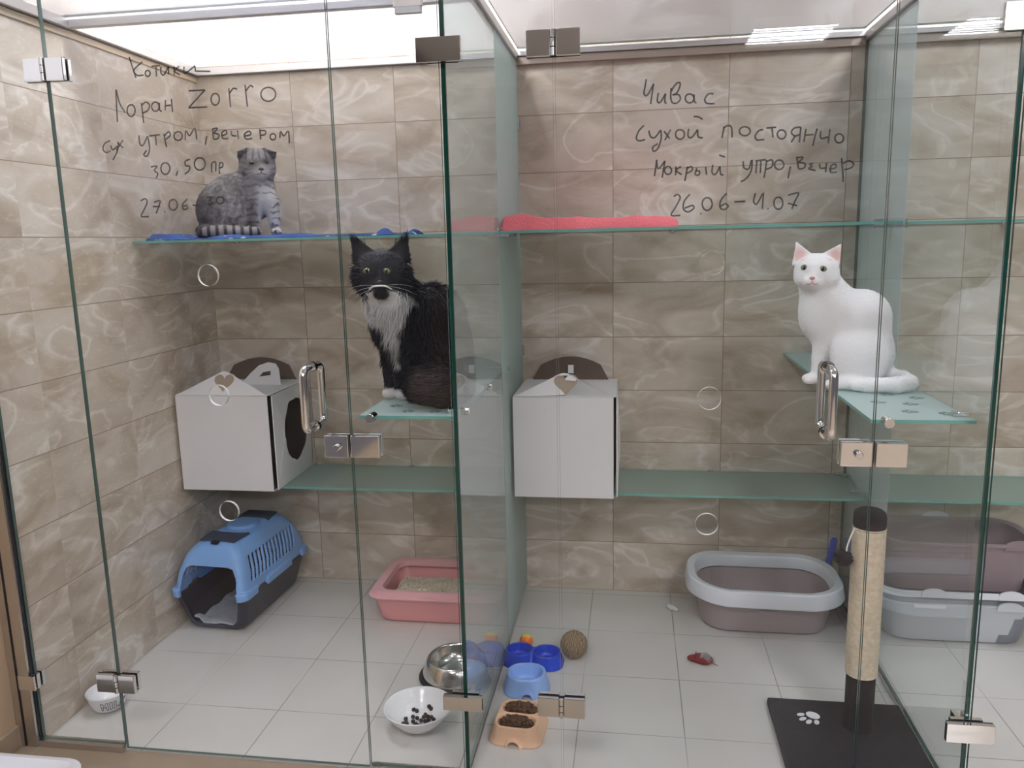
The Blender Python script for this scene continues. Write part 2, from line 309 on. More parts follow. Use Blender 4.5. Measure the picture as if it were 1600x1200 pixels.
class MB:
    def __init__(s): s.V = []; s.F = []; s.I = []
    def add(s, V, F, mi=0):
        b = len(s.V); s.V += [tuple(v) for v in V]
        s.F += [tuple(i+b for i in f) for f in F]
        s.I += list(mi) if isinstance(mi, (list, tuple)) else [mi]*len(F)
        return s
    def box(s, x0, x1, y0, y1, z0, z1, mi=0):
        V = [(x, y, z) for x in (x0, x1) for y in (y0, y1) for z in (z0, z1)]
        F = [(0, 1, 3, 2), (4, 6, 7, 5), (0, 4, 5, 1), (2, 3, 7, 6), (0, 2, 6, 4), (1, 5, 7, 3)]  # -x +x -y +y -z +z
        return s.add(V, F, mi if isinstance(mi, (list, tuple)) else [mi]*6)
    def tube(s, path, r, n=8, mi=0, flat=None, cap=True):
        P = [Vector(p) for p in path]; L = len(P)
        R = r if isinstance(r, (list, tuple)) else [r]*L
        V = []; up = None
        for i in range(L):
            t = (P[min(i+1, L-1)]-P[max(i-1, 0)])
            if t.length < 1e-9: t = Vector((0, 0, 1))
            t.normalize()
            if up is None: up = Vector((0, 0, 1)) if abs(t.z) < 0.9 else Vector((1, 0, 0))
            a = up - t*up.dot(t)
            if a.length < 1e-6: a = t.orthogonal()
            a.normalize(); up = a; b = t.cross(a)
            for k in range(n):
                an = 2*PI*k/n
                d = a*math.cos(an)*R[i] + b*math.sin(an)*R[i]
                if flat is not None: d = Vector((d.x*flat[0], d.y*flat[1], d.z*flat[2]))
                V.append(P[i]+d)
        F = [(i*n+k, i*n+(k+1) % n, (i+1)*n+(k+1) % n, (i+1)*n+k) for i in range(L-1) for k in range(n)]
        if cap: F += [tuple(range(n))[::-1], tuple(range((L-1)*n, L*n))]
        return s.add(V, F, mi)
    def lathe(s, prof, c=(0, 0, 0), n=40, mi=0, sx=1.0, sy=1.0):
        V = []; F = []; idx = []
        for r, z in prof:
            if r < 1e-6: idx.append([len(V)]); V.append((c[0], c[1], c[2]+z))
            else:
                idx.append(list(range(len(V), len(V)+n)))
                V += [(c[0]+r*sx*math.cos(2*PI*k/n), c[1]+r*sy*math.sin(2*PI*k/n), c[2]+z) for k in range(n)]
        for a, b in zip(idx, idx[1:]):
            for k in range(n):
                k2 = (k+1) % n
                if len(a) == 1 and len(b) == 1: continue
                if len(a) == 1: F.append((a[0], b[k2], b[k]))
                elif len(b) == 1: F.append((a[k], a[k2], b[0]))
                else: F.append((a[k], a[k2], b[k2], b[k]))
        return s.add(V, F, mi)
    def rings(s, rings, mi=0, close=(True, True)):
        n = len(rings[0]); V = [p for r in rings for p in r]
        F = [(i*n+k, i*n+(k+1) % n, (i+1)*n+(k+1) % n, (i+1)*n+k) for i in range(len(rings)-1) for k in range(n)]
        m = [mi]*len(F) if isinstance(mi, int) else [q for q in mi for _ in range(n)]
        if close[0]: F.append(tuple(range(n))[::-1]); m.append(m[0])
        if close[1]: F.append(tuple(range((len(rings)-1)*n, len(rings)*n))); m.append(m[-1])
        return s.add(V, F, m)
    def prism(s, outer, holes, f, t0, t1, mi=(0, 0, 1, 2)):
        """outline in 2D; f(a, b, t) -> xyz; mi = (face t0, face t1, outer side, hole side)"""
        loops = [outer]+list(holes)
        tris = tessellate_polygon([[Vector((p[0], p[1], 0)) for p in lp] for lp in loops])
        flat = [p for lp in loops for p in lp]; N = len(flat)
        V = [f(a, b, t0) for a, b in flat]+[f(a, b, t1) for a, b in flat]
        F = [tuple(t) for t in tris]+[tuple(i+N for i in t[::-1]) for t in tris]
        m = [mi[0]]*len(tris)+[mi[1]]*len(tris)
        st = 0
        for q, lp in enumerate(loops):
            n = len(lp)
            for k in range(n):
                a, b = st+k, st+(k+1) % n
                F.append((a, b, b+N, a+N)); m.append(mi[2] if q == 0 else mi[3])
            st += n
        return s.add(V, F, m)
    def ball(s, c, r, n=16, m=10, mi=0, rot=None):
        r = r if isinstance(r, (tuple, list)) else (r, r, r)
        V = [Vector((0, 0, r[2]))]
        for i in range(1, m):
            th = PI*i/m
            V += [Vector((r[0]*math.sin(th)*math.cos(2*PI*k/n), r[1]*math.sin(th)*math.sin(2*PI*k/n), r[2]*math.cos(th))) for k in range(n)]
        V.append(Vector((0, 0, -r[2])))
        if rot is not None: V = [rot @ v for v in V]
        F = [(0, 1+k, 1+(k+1) % n) for k in range(n)]
        for i in range(m-2):
            for k in range(n):
                F.append((1+i*n+k, 1+(i+1)*n+k, 1+(i+1)*n+(k+1) % n, 1+i*n+(k+1) % n))
        e = len(V)-1; b = 1+(m-2)*n
        F += [(e, b+(k+1) % n, b+k) for k in range(n)]
        return s.add([v+Vector(c) for v in V], F, mi)
    def build(s, name, mats, parent=None, smooth=False, bevel=0.0, loc=None, seg=2, off=None, fix=False):
        V = s.V
        if off is not None: V = [(a-off[0], b-off[1], c-off[2]) for a, b, c in V]
        o = link_mesh(name, V, s.F, mats, s.I, parent, smooth, loc)
        if bevel:
            md = o.modifiers.new('bevel', 'BEVEL'); md.width = bevel; md.segments = seg; md.limit_method = 'ANGLE'
        if smooth and not fix:
            try: o.data.set_sharp_from_angle(angle=math.radians(40))
            except Exception: pass
        return o

def thing(name, label, cat, loc=(0, 0, 0), group=None, rz=0.0):
    o = bpy.data.objects.new(name, None); COL.objects.link(o)
    o.empty_display_size = 0.05
    o.location = loc; o.rotation_euler = (0, 0, rz)
    return tag(o, label, cat, group)
def tag(o, label, cat, group=None):
    o['label'] = label; o['category'] = cat
    if group: o['group'] = group
    return o
def struct(o):
    o['kind'] = 'structure'; return o
def rrect(cx, cy, hx, hy, r, n=6, z=0.0, zf=None):
    P = []
    r = min(r, hx, hy)
    for q, (sx, sy) in enumerate(((1, 1), (-1, 1), (-1, -1), (1, -1))):
        for k in range(n+1):
            an = PI/2*(q+k/n)
            x = cx+sx*(hx-r)+r*math.cos(an); y = cy+sy*(hy-r)+r*math.sin(an)
            P.append((x, y, z if zf is None else zf(x, y)))
    return P
def circle(cx, cy, r, n=28): return [(cx+r*math.cos(2*PI*k/n), cy+r*math.sin(2*PI*k/n)) for k in range(n)]
def spline(pts, sub=5):
    P = [Vector(p) for p in pts]
    if len(P) < 3: return P
    out = []
    for i in range(len(P)-1):
        a, b, c, d = P[max(i-1, 0)], P[i], P[i+1], P[min(i+2, len(P)-1)]
        for k in range(sub):
            t = k/sub
            out.append(0.5*((2*b)+(c-a)*t+(2*a-5*b+4*c-d)*t*t+(3*b-a-3*c+d)*t**3))
    return out+[P[-1]]

# ---------------------------------------------------------------- implicit solids (smooth unions turned into one continuous mesh)
def smin(a, b, k): 
    h = np.clip(0.5+0.5*(b-a)/k, 0, 1)
    return b*(1-h)+a*h-k*h*(1-h)
def d_ell(P, c, r, R=None):
    q = P-np.asarray(c, float)
    if R is not None: q = q @ R
    r = np.asarray(r, float)
    k0 = np.linalg.norm(q/r, axis=1); k1 = np.linalg.norm(q/(r*r), axis=1)+1e-9
    return k0*(k0-1.0)/k1
def d_cone(P, a, b, ra, rb):
    a = np.asarray(a, float); b = np.asarray(b, float)
    ba = b-a; t = np.clip(((P-a)@ba)/(ba@ba), 0, 1)
    return np.linalg.norm(P-a-t[:, None]*ba, axis=1)-(ra+(rb-ra)*t)
def d_box(P, c, h, r=0.0):
    q = np.abs(P-np.asarray(c, float))-np.asarray(h, float)+r
    return np.linalg.norm(np.maximum(q, 0), axis=1)+np.minimum(q.max(axis=1), 0)-r
def d_ear(P, A, B, T, n, th):
    """flat triangular ear between base points A, B and tip T, rounded, with a hollow on the side n"""
    A, B, T, n = (np.asarray(v, float) for v in (A, B, T, n))
    ex = (B-A)/np.linalg.norm(B-A); nn = n-ex*(n@ex); m = T-(A+B)/2; nn = nn-0; up = np.cross(nn, ex); up = up/np.linalg.norm(up)
    if up@m < 0: up = -up
    nn = np.cross(ex, up); nn /= np.linalg.norm(nn)
    if nn@n < 0: nn = -nn
    q = P-A
    x, y, z = q@ex, q@up, q@nn
    pts = [(0, 0), (np.linalg.norm(B-A), 0), ((T-A)@ex, (T-A)@up)]
    lean = ((T-A)@nn)/max(1e-6, (T-A)@up)
    z = z-lean*y
    d = np.full(len(P), -1e9)
    cx = sum(p[0] for p in pts)/3; cy = sum(p[1] for p in pts)/3
    for i in range(3):
        p0, p1 = np.array(pts[i]), np.array(pts[(i+1) % 3]); e = p1-p0; N = np.array([e[1], -e[0]])/np.linalg.norm(e)
        if N@(np.array([cx, cy])-p0) > 0: N = -N
        bulge = 0
        d = np.maximum(d, (x-p0[0])*N[0]+(y-p0[1])*N[1])
    d = d-th*0.9
    H = np.linalg.norm(np.array([(T-A)@up]))
    thick = th*(1.25-0.75*np.clip(y/H, 0, 1))
    slab = np.abs(z+th*0.5*np.cos((x-cx)/max(1, pts[1][0])*3.0))-thick
    return np.maximum(d, slab)

def surf_net(f, lo, hi, h):
    lo = np.asarray(lo, float); hi = np.asarray(hi, float)
    n = np.ceil((hi-lo)/h).astype(int)+1
    ax = [lo[i]+h*np.arange(n[i]) for i in range(3)]
    F = np.empty(n, np.float64)
    for i in range(n[0]):
        Y, Z = np.meshgrid(ax[1], ax[2], indexing='ij')
        P = np.stack([np.full(Y.size, ax[0][i]), Y.ravel(), Z.ravel()], 1)
        F[i] = f(P).reshape(n[1], n[2])
    S = F < 0
    c = np.zeros(n-1, int)
    for dx in (0, 1):
        for dy in (0, 1):
            for dz in (0, 1): c += S[dx:n[0]-1+dx, dy:n[1]-1+dy, dz:n[2]-1+dz]
    act = (c > 0) & (c < 8)
    idx = -np.ones(act.shape, int); cells = np.argwhere(act); idx[act] = np.arange(len(cells))
    acc = np.zeros((len(cells), 3)); cnt = np.zeros(len(cells))
    cor = [(a, b, d) for a in (0, 1) for b in (0, 1) for d in (0, 1)]
    for a in cor:
        for axx in range(3):
            if a[axx]: continue
            b = list(a); b[axx] = 1
            fa = F[cells[:, 0]+a[0], cells[:, 1]+a[1], cells[:, 2]+a[2]]; fb = F[cells[:, 0]+b[0], cells[:, 1]+b[1], cells[:, 2]+b[2]]
            m = (fa < 0) != (fb < 0)
            t = np.where(m, fa/np.where(m, fa-fb, 1), 0)
            p = np.tile(np.array(a, float), (len(cells), 1)); p[:, axx] += t
            acc[m] += p[m]; cnt[m] += 1
    V = lo+h*(cells+acc/cnt[:, None])
    quads = []
    for axx in range(3):
        o1, o2 = [k for k in range(3) if k != axx]
        sl0 = [slice(None)]*3; sl1 = [slice(None)]*3
        sl0[axx] = slice(0, -1); sl1[axx] = slice(1, None)
        A = S[tuple(sl0)]; B = S[tuple(sl1)]
        E = np.argwhere(A != B)
        E = E[(E[:, o1] > 0) & (E[:, o2] > 0) & (E[:, o1] < n[o1]-1) & (E[:, o2] < n[o2]-1)]
        def at(da, db):
            q = E.copy(); q[:, o1] += da; q[:, o2] += db
            return idx[q[:, 0], q[:, 1], q[:, 2]]
        Q = np.stack([at(-1, -1), at(0, -1), at(0, 0), at(-1, 0)], 1)
        fl = A[E[:, 0], E[:, 1], E[:, 2]]
        if axx == 1: fl = ~fl
        Q[~fl] = Q[~fl][:, ::-1]
        quads.append(Q)
    return V, np.concatenate(quads)

def smooth_mesh(V, Q, it=2, lam=0.5):
    for _ in range(it):
        acc = np.zeros_like(V); cnt = np.zeros(len(V))
        for k in range(4):
            np.add.at(acc, Q[:, k], V[Q[:, (k+1) % 4]]); np.add.at(cnt, Q[:, k], 1)
            np.add.at(acc, Q[:, k], V[Q[:, (k+3) % 4]]); np.add.at(cnt, Q[:, k], 1)
        V = V+lam*(acc/np.maximum(cnt, 1)[:, None]-V)
    return V
def vnormals(V, Q):
    N = np.zeros_like(V); fn = np.cross(V[Q[:, 2]]-V[Q[:, 0]], V[Q[:, 3]]-V[Q[:, 1]])
    for k in range(4): np.add.at(N, Q[:, k], fn)
    return N/(np.linalg.norm(N, axis=1)[:, None]+1e-12)
def sdf_obj(name, f, lo, hi, h, mat, parent=None, loc=None, it=1, scale=1.0, matf=None, mats=None):
    V, Q = surf_net(f, lo, hi, h)
    V = smooth_mesh(V, Q, it, 0.5)
    mi = None
    if matf is not None: mi = matf(V[Q].mean(axis=1))
    return link_mesh(name, V*scale, Q, mats or mat, mi, parent, True, loc)

# ------------------------------------------------------------------ room shell
XL = 0.023
def quad(name, pts, mat, out=0.0):
    return struct(link_mesh(name, pts, [(0, 1, 2, 3)], mat))
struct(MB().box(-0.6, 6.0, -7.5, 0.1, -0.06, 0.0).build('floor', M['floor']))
struct(MB().box(XL-0.1, 6.0, 0.0, 0.1, 0, CEIL).build('wall_back', M['wall_back']))
struct(MB().box(XL-0.1, XL, -1.163, 0.0, 0, CEIL).build('wall_left', M['wall_left']))
struct(MB().box(-0.14, -0.034, -2.1, -1.166, 0, CEIL).build('wall_left_room', M['paint']))
struct(MB().box(-0.14, -0.034, -7.5, -2.1, 0, CEIL).build('wall_left_rear', M['rear']))
struct(MB().box(6.0, 6.1, -7.5, 0.1, 0, CEIL).build('wall_right', M['rear']))
struct(MB().box(-0.14, 6.1, -7.6, -7.5, 0, CEIL).build('wall_rear', M['rear']))
struct(MB().box(-0.14, 6.1, -7.6, 0.1, CEIL, CEIL+0.08).build('ceiling', M['ceil']))
struct(MB().box(-0.034, -0.022, -7.5, -1.172, 0, 0.065).build('baseboard_left', M['base_tile'], bevel=0.003))

# metal rails and channels that carry the glass
RZ = 2.0
def rail(i, x0, x1, y0, y1, z0=RZ-0.004, z1=RZ+0.022, under=None, mat='alu'):
    mb = MB().box(x0, x1, y0, y1, z0, z1, 0)
    if under: mb.box(*under, 1)
    return struct(mb.build('trim_%d' % i, [M[mat], M['brown']], bevel=0.002))
rail(1, XL, 1.236, -0.022, 0.0)
rail(2, 1.25, 2.424, -0.022, 0.0, RZ, RZ+0.018, under=(1.25, 2.424, -0.016, 0.0, RZ-0.028, RZ))
rail(3, 2.438, 5.0, -0.022, 0.0, RZ, RZ+0.018, under=(2.438, 5.0, -0.016, 0.0, RZ-0.028, RZ))
rail(4, XL, XL+0.022, -1.14, -0.022)
rail(5, 1.230, 1.256, -1.12, -0.022, RZ-0.012, RZ+0.014)
rail(6, 2.419, 2.443, -1.12, -0.022, RZ-0.012, RZ+0.014)
rail(7, XL+0.022, 1.230, -0.728, -0.704, RZ-0.004, RZ+0.018)
struct(MB().box(XL, XL+0.006, -1.15, -0.0, RZ-0.026, RZ-0.005).build('trim_8', M['cream'], bevel=0.002))
# wall channel at the far left of the glass front, two joined profiles with dark seams
ch = MB().box(-0.032, -0.012, -1.178, -1.15, 0.0, 2.3, 0).box(-0.0115, -0.006, -1.172, -1.15, 0.0, 2.3, 1).box(-0.0055, XL+0.002, -1.176, -1.1635, 0.0, 2.3, 0)
ch.box(XL+0.002, XL+0.005, -1.166, -1.146, 0.0, 2.3, 1)
struct(ch.build('trim_9', [M['satin'], M['gasket']]))
struct(MB().box(0.0, 0.281, -1.172, -1.142, 0.0, 0.016, 0).build('trim_10', M['satin'], bevel=0.001))
struct(MB().box(0.988, 1.236, -1.166, -1.142, 0.0, 0.012, 0).build('trim_11', M['satin'], bevel=0.001))
struct(MB().box(1.252, 1.487, -1.166, -1.142, 0.0, 0.012, 0).build('trim_12', M['satin'], bevel=0.001))
struct(MB().box(2.194, 2.424, -1.166, -1.142, 0.0, 0.012, 0).build('trim_13', M['satin'], bevel=0.001))
struct(MB().box(2.424, 2.439, -1.14, -0.002, 0.0, 0.014, 0).build('trim_14', M['alu'], bevel=0.001))
struct(MB().box(1.236, 1.250, -1.14, -0.002, 0.0, 0.010, 0).build('trim_15', M['alu'], bevel=0.001))
struct(MB().box(2.440, 2.72, -1.166, -1.142, 0.0, 0.012, 0).build('trim_16', M['satin'], bevel=0.001))

# ------------------------------------------------------------------ ceiling lamps
def lamp(x, y, power, label):
    t = thing('ceiling_light', label, 'ceiling light', (x, y, CEIL-0.07), 'louvred ceiling lights')
    em = emit('fluorescent_tube', (0.975, 0.96, 1.0), TUBE_POWER*power)
    mb = MB()
    for a in (-1, 1):
        mb.box(a*0.295-0.005, a*0.295+0.005, -0.3, 0.3, 0, 0.07).box(-0.3, 0.3, a*0.295-0.005, a*0.295+0.005, 0, 0.07)
    mb.box(-0.3, 0.3, -0.3, 0.3, 0.064, 0.07)
    mb.build('lamp_frame', M['lampw'], t)
    for k in range(4):
        yy = -0.21+0.14*k
        MB().box(-0.285, 0.285, yy-0.032, yy+0.032, 0.016, 0.022).build('tube', em, t)
    lv = MB()
    for k in range(5): lv.box(-0.29, 0.29, -0.28+0.14*k-0.003, -0.28+0.14*k+0.003, 0.0, 0.010)
    lv.build('louvre', M['lampw'], t)
LL = ['square louvred ceiling light above the left cat enclosure', 'square louvred ceiling light above the right end of the cat enclosures', 'square louvred ceiling light near the left wall in the middle of the room',
      'square louvred ceiling light in the middle of the room, second from the left wall', 'square louvred ceiling light mirrored in the glass of the middle door',
      'square louvred ceiling light mirrored in the glass at the right edge']
for (x, y, pw), lb in zip(LAMPS, LL): lamp(x, y, pw, lb)

# ------------------------------------------------------------------ glass front
YG0, YG1, GTOP = -1.158, -1.150, 2.2
def pane(name, x0, x1, z0, parent, holes=()):
    f = lambda a, b, t: (a, t, b)
    return MB().prism([(x0, z0), (x1, z0), (x1, GTOP), (x0, GTOP)], [circle(cx, cz, 0.026)[::-1] for cx, cz in holes], f, YG0, YG1, (0, 0, 1, 2)).build(name, [M['glass'], M['edge3'], M['hole']], parent)
def local(t): return (t.location.x, t.location.y, t.location.z)
def plate(x0, x1, z0, z1, mb, th=0.012, mi=0):
    mb.box(x0, x1, YG0-th, YG0, z0, z1, mi); mb.box(x0, x1, YG1, YG1+th, z0, z1, mi)
def hinge(t, x0, xm, x1, z0, z1):
    mb = MB(); g = 0.006
    plate(x0, xm-g, z0, z1, mb); plate(xm+g, x1, z0, z1, mb)
    h = mb.build('hinge', [M['chrome'], M['gasket']], t, bevel=0.0015)
    k = MB()
    for i in range(3):
        a = z0+(z1-z0)*(i/3)+0.001; b = z0+(z1-z0)*((i+1)/3)-0.001
        k.tube([(xm, YG0-0.012, a), (xm, YG0-0.012, b)], 0.0055, 12)
    k.build('knuckle', M['chrome'], h, True)
    MB().box(x0, x1, YG0-0.0005, YG0-0.0002, z0-0.001, z1+0.0015).build('gasket', M['gasket'], h)
def handle_d(t, x, z0, z1):
    for s in (-1, 1):
        y0 = YG0 if s < 0 else YG1; r = 0.0095; out = y0+s*0.052
        pts = [(x, y0, z0+0.012), (x, y0+s*0.034, z0+0.012)]
        for k in range(1, 6):
            an = PI/2*k/6; pts.append((x, y0+s*(0.034+0.018*math.sin(an)), z0+0.012+0.018*(1-math.cos(an))))
        pts += [(x, out, z0+0.034), (x, out, z1-0.034)]
        for k in range(1, 6):
            an = PI/2*k/6; pts.append((x, y0+s*(0.034+0.018*math.cos(an)), z1-0.03+0.018*math.sin(an)))
        pts += [(x, y0+s*0.034, z1-0.012), (x, y0, z1-0.012)]
        h = MB().tube(pts, r, 16).build('handle', M['chrome'], t, True)
        for z in (z0+0.012, z1-0.012):
            MB().tube([(x, y0, z), (x, y0+s*0.004, z)], 0.0135, 18).build('handle_ring', M['chrome'], h, True)
def lock(t, x0, x1, z0, z1):
    mb = MB(); plate(x0, x1, z0, z1, mb, 0.014)
    o = mb.build('lock_body', M['chrome'], t, bevel=0.0015)
    xc = x0+0.55*(x1-x0); zc = (z0+z1)/2
    MB().tube([(xc, YG0-0.014, zc), (xc, YG0-0.026, zc), (xc, YG0-0.028, zc)], [0.0085, 0.0085, 0.007], 20).build('lock_knob', M['chrome'], o, True)
def keeper(t, x0, x1, z0, z1):
    mb = MB(); plate(x0, x1, z0, z1, mb, 0.014); mb.build('strike_plate', M['chrome'], t, bevel=0.0015)
def mk(name, label, cat, group=None): return thing(name, label, cat, (0, 0, 0), group)

gp1 = mk('glass_screen', 'narrow fixed glass panel beside the left tiled wall', 'glass screen', 'fixed glass front screens')
pane('pane', 0.030, 0.2805, 0.0162, gp1)
mb = MB(); plate(0.0285, 0.046, 0.176, 0.218, mb); mb.box(-0.003, 0.0285, YG0-0.018, YG0-0.0175, 0.176, 0.218); mb.box(-0.003, 0.046, YG0-0.024, YG0-0.018, 0.176, 0.218)
mb.build('clamp', M['chrome'], gp1, bevel=0.001)
door1 = mk('glass_door', 'clear glass door with grey handwriting in front of the tabby cat', 'glass door', 'glass doors')
pane('pane', 0.2855, 0.9815, 0.006, door1, [(0.647, 1.295), (0.647, 1.0), (0.647, 0.700)])
hinge(door1, 0.225, 0.2835, 0.336, 0.178, 0.230); hinge(door1, 0.232, 0.2835, 0.336, 1.757, 1.809)
handle_d(door1, 0.893, 0.912, 1.083); lock(door1, 0.920, 0.980, 0.850, 0.905)
gp2 = mk('glass_screen', 'fixed glass panel in front of the black and white cat', 'glass screen', 'fixed glass front screens')
pane('pane', 0.9855, 1.236, 0.0125, gp2)
keeper(gp2, 0.9865, 1.058, 0.851, 0.905)
gp3 = mk('glass_screen', 'fixed glass panel right of the middle partition, in front of the pet bowls', 'glass screen', 'fixed glass front screens')
pane('pane', 1.2505, 1.4875, 0.0125, gp3)
door2 = mk('glass_door', 'clear glass door with grey handwriting in front of the white cat enclosure', 'glass door', 'glass doors')
pane('pane', 1.4925, 2.1865, 0.006, door2, [(1.833, 1.302), (1.833, 1.0), (1.833, 0.702)])
hinge(door2, 1.431, 1.490, 1.548, 0.192, 0.243); hinge(door2, 1.432, 1.490, 1.548, 1.748, 1.803)
handle_d(door2, 2.086, 0.912, 1.083); lock(door2, 2.117, 2.184, 0.851, 0.907)
gp4 = mk('glass_screen', 'fixed glass panel left of the right-hand partition, in front of the scratching post', 'glass screen', 'fixed glass front screens')
pane('pane', 2.1905, 2.4245, 0.0125, gp4)
keeper(gp4, 2.1915, 2.257, 0.851, 0.905)
gp5 = mk('glass_screen', 'fixed glass panel of the third enclosure, right of the right-hand partition', 'glass screen', 'fixed glass front screens')
pane('pane', 2.4385, 2.72, 0.0125, gp5)

# partitions
def partition(x0, x1, label, clamps, mat):
    t = mk('glass_partition', label, 'glass partition', 'glass partitions between enclosures')
    mi = [0, 0, 1, 1, 1, 1]
    MB().box(x0, x1, -1.148, -0.001, 0.015, RZ-0.013, mi).build('pane', [M[mat], M['edge']], t)
    MB().box(x1+0.0003, x1+0.0012, -0.478, -0.002, 0.016, RZ-0.015).build('frosted_band', M['band1' if x0 < 2 else 'band'], t)
    for (a, b, z0, z1) in clamps:
        mb = MB().box(a, b, YG0-0.014, YG0-0.0002, z0, z1, 0).box(x0-0.03, x1+0.03, YG1+0.0005, YG1+0.012, z0, z1, 0)
        mb.box(x0-0.012, x0-0.0005, YG1+0.002, YG1+0.05, z0+0.006, z1-0.006).box(x1+0.0005, x1+0.012, YG1+0.002, YG1+0.05, z0+0.006, z1-0.006)
        mb.box(a+0.001, b-0.001, YG0-0.0002, YG0-0.0001, z0-0.0005, z1+0.0015, 1)
        mb.build('clamp', [M['chrome'], M['gasket']], t, bevel=0.004 if z0 > 1 else 0.002)
    if x0 < 2:
        for y in (-1.06, -0.73, -0.39):
            MB().tube([(x1+0.0013, y, 0.945), (x1+0.010, y, 0.945)], 0.009, 14).build('bolt', M['chrome'], t, True)
    for z in (1.769, 0.955):
        MB().box(x1+0.0015, x1+0.012, -0.03, -0.004, z-0.02, z+0.02).build('wall_clip', M['chrome'], t, bevel=0.002)
    return t
partition(1.2385, 1.2485, 'tall glass partition between the left and middle enclosures', [(1.190, 1.290, 0.194, 0.231), (1.189, 1.288, 1.750, 1.801)], 'part')
partition(2.4265, 2.4365, 'tall glass partition beside the white cat', [(2.382, 2.485, 0.196, 0.242), (2.384, 2.48, 1.748, 1.80)], 'part2')

# glass lids and the white sheet over the first enclosure
def lid(x0, x1, y1, label):
    return tag(MB().box(x0, x1, -1.14, y1, RZ+0.023, RZ+0.029, [1, 1, 1, 1, 0, 0]).build('glass_cover', [M['cover'], M['edge']]), label, 'glass cover', 'glass covers')
lid(XL+0.002, 1.228, -0.73, 'dusty glass cover over the front of the left enclosure, before the white sheet')
lid(1.258, 2.417, -0.024, 'dusty glass cover over the middle enclosure with the white cat')
lid(2.446, 3.6, -0.024, 'dusty glass cover over the third enclosure at the right edge')
tag(MB().box(XL+0.004, 1.226, -0.715, -0.006, RZ+0.0295, RZ+0.036).build('acrylic_sheet', M['acryl']), 'bright white acrylic sheet lying on top of the left enclosure', 'acrylic sheet')
hr = thing('hanger_rod', 'thin grey metal hanger rod standing on the top rail of the left enclosure', 'hanger rod', (0.965, -0.716, RZ+0.037))
MB().tube([(0, 0, 0.004), (0, 0, CEIL-RZ-0.038)], 0.006, 10).build('rod', M['satin'], hr, True)
MB().box(-0.026, 0.026, -0.012, 0.012, 0.0, 0.005).build('foot', M['satin'], hr, bevel=0.001)
cl = thing('clamp_reflection', 'pale modelled clamp bumper high on the glass beside the middle partition', 'reflection', (1.175, YG0-0.012, 1.853))  # solid shape modelled in place of a clamp's reflection in the glass
MB().rings([rrect(0, 0.004, 0.03, 0.007, 0.005, 4, z) for z in (0, 0.004, 0.012, 0.014)]).build('lower_shell', M['iceg'], cl, True)
MB().rings([rrect(0, 0.004, 0.033, 0.0078, 0.006, 4, z) for z in (0.014, 0.03, 0.05, 0.055)]).build('upper_shell', M['white'], cl, True)

# ------------------------------------------------------------------ shelves
def shelf(label, x0, x1, y0, y1, z, mat, group, clips, th=0.008):
    t = thing('glass_shelf', label, 'shelf', (0, 0, z), group)
    MB().box(x0, x1, y0, y1, -th, 0, [1, 1, 1, 1, 0, 0]).build('pane', [M[mat], M['edge2'] if mat != 'shelfglass' else M['edge2']], t)
    for (cx, cy, ax) in clips:
        if ax == 'y': mb = MB().tube([(cx, cy, -0.012), (cx, cy, 0.0006)], 0.011, 16).tube([(cx, cy, 0.0006), (cx, cy, 0.007)], 0.011, 16)
        elif ax == 'f': mb = MB().tube([(cx, cy-0.02, -0.004), (cx, cy+0.012, -0.004)], 0.012, 20)
        else: mb = MB().box(cx-0.018, cx+0.018, cy-0.011, cy+0.011, 0.0004, 0.010).box(cx-0.018, cx+0.018, cy-0.011, cy+0.011, -th-0.010, -th-0.0004)
        mb.build('clip', M['chrome'], t, True, bevel=0.001)
    return t
def pawprint(t, x, y, s, rz, mat='paw', z=0.0006):
    mb = MB()
    def blob(cx, cy, rx, ry, r=0):
        c, n = [], 14
        for k in range(n):
            a = 2*PI*k/n; px, py = rx*math.cos(a), ry*math.sin(a)
            px, py = px*math.cos(r)-py*math.sin(r)+cx, px*math.sin(r)+py*math.cos(r)+cy
            c.append((x+s*(px*math.cos(rz)-py*math.sin(rz)), y+s*(px*math.sin(rz)+py*math.cos(rz))))
        mb.prism(c, [], lambda a, b, tt: (a, b, tt), 0.0002, z, (0, 0, 0, 0))
    blob(0, -0.25, 0.42, 0.34); blob(-0.52, 0.22, 0.15, 0.24, 0.5); blob(-0.2, 0.52, 0.15, 0.26, 0.15); blob(0.2, 0.52, 0.15, 0.26, -0.15); blob(0.52, 0.22, 0.15, 0.24, -0.5)
    return mb.build('paw_print', M[mat], t)
G1, G2, G3 = 'clear glass shelves near the top', 'frosted glass shelves low on the back wall', 'frosted glass step shelves at partition height'
shelf('clear glass shelf carrying the tabby cat and blue cloth', XL+0.002, 1.237, -0.5, -0.002, 1.387, 'shelfglass', G1, [(0.14, -0.012, 'y'), (0.62, -0.012, 'y')])
shelf('clear glass shelf carrying the coral pink blanket', 1.2505, 2.425, -0.5, -0.002, 1.391, 'shelfglass', G1, [(1.262, -0.46, 'x'), (1.262, -0.29, 'x'), (1.80, -0.012, 'y'), (2.405, -0.36, 'x')])
shelf('clear glass shelf in the third enclosure at the right edge', 2.438, 3.6, -0.5, -0.002, 1.388, 'shelfglass', G1, [(2.458, -0.36, 'x'), (2.9, -0.012, 'y')])
shelf('frosted glass shelf under the left white cardboard house', XL+0.002, 1.237, -0.3, -0.002, 0.490, 'frost', G2, [(0.40, -0.012, 'y'), (0.80, -0.012, 'y')])
shelf('frosted glass shelf under the right white cardboard house', 1.2505, 2.425, -0.3, -0.002, 0.494, 'frost', G2, [(1.262, -0.24, 'x'), (1.62, -0.012, 'y'), (1.95, -0.012, 'y'), (2.408, -0.03, 'x'), (2.408, -0.235, 'x')])
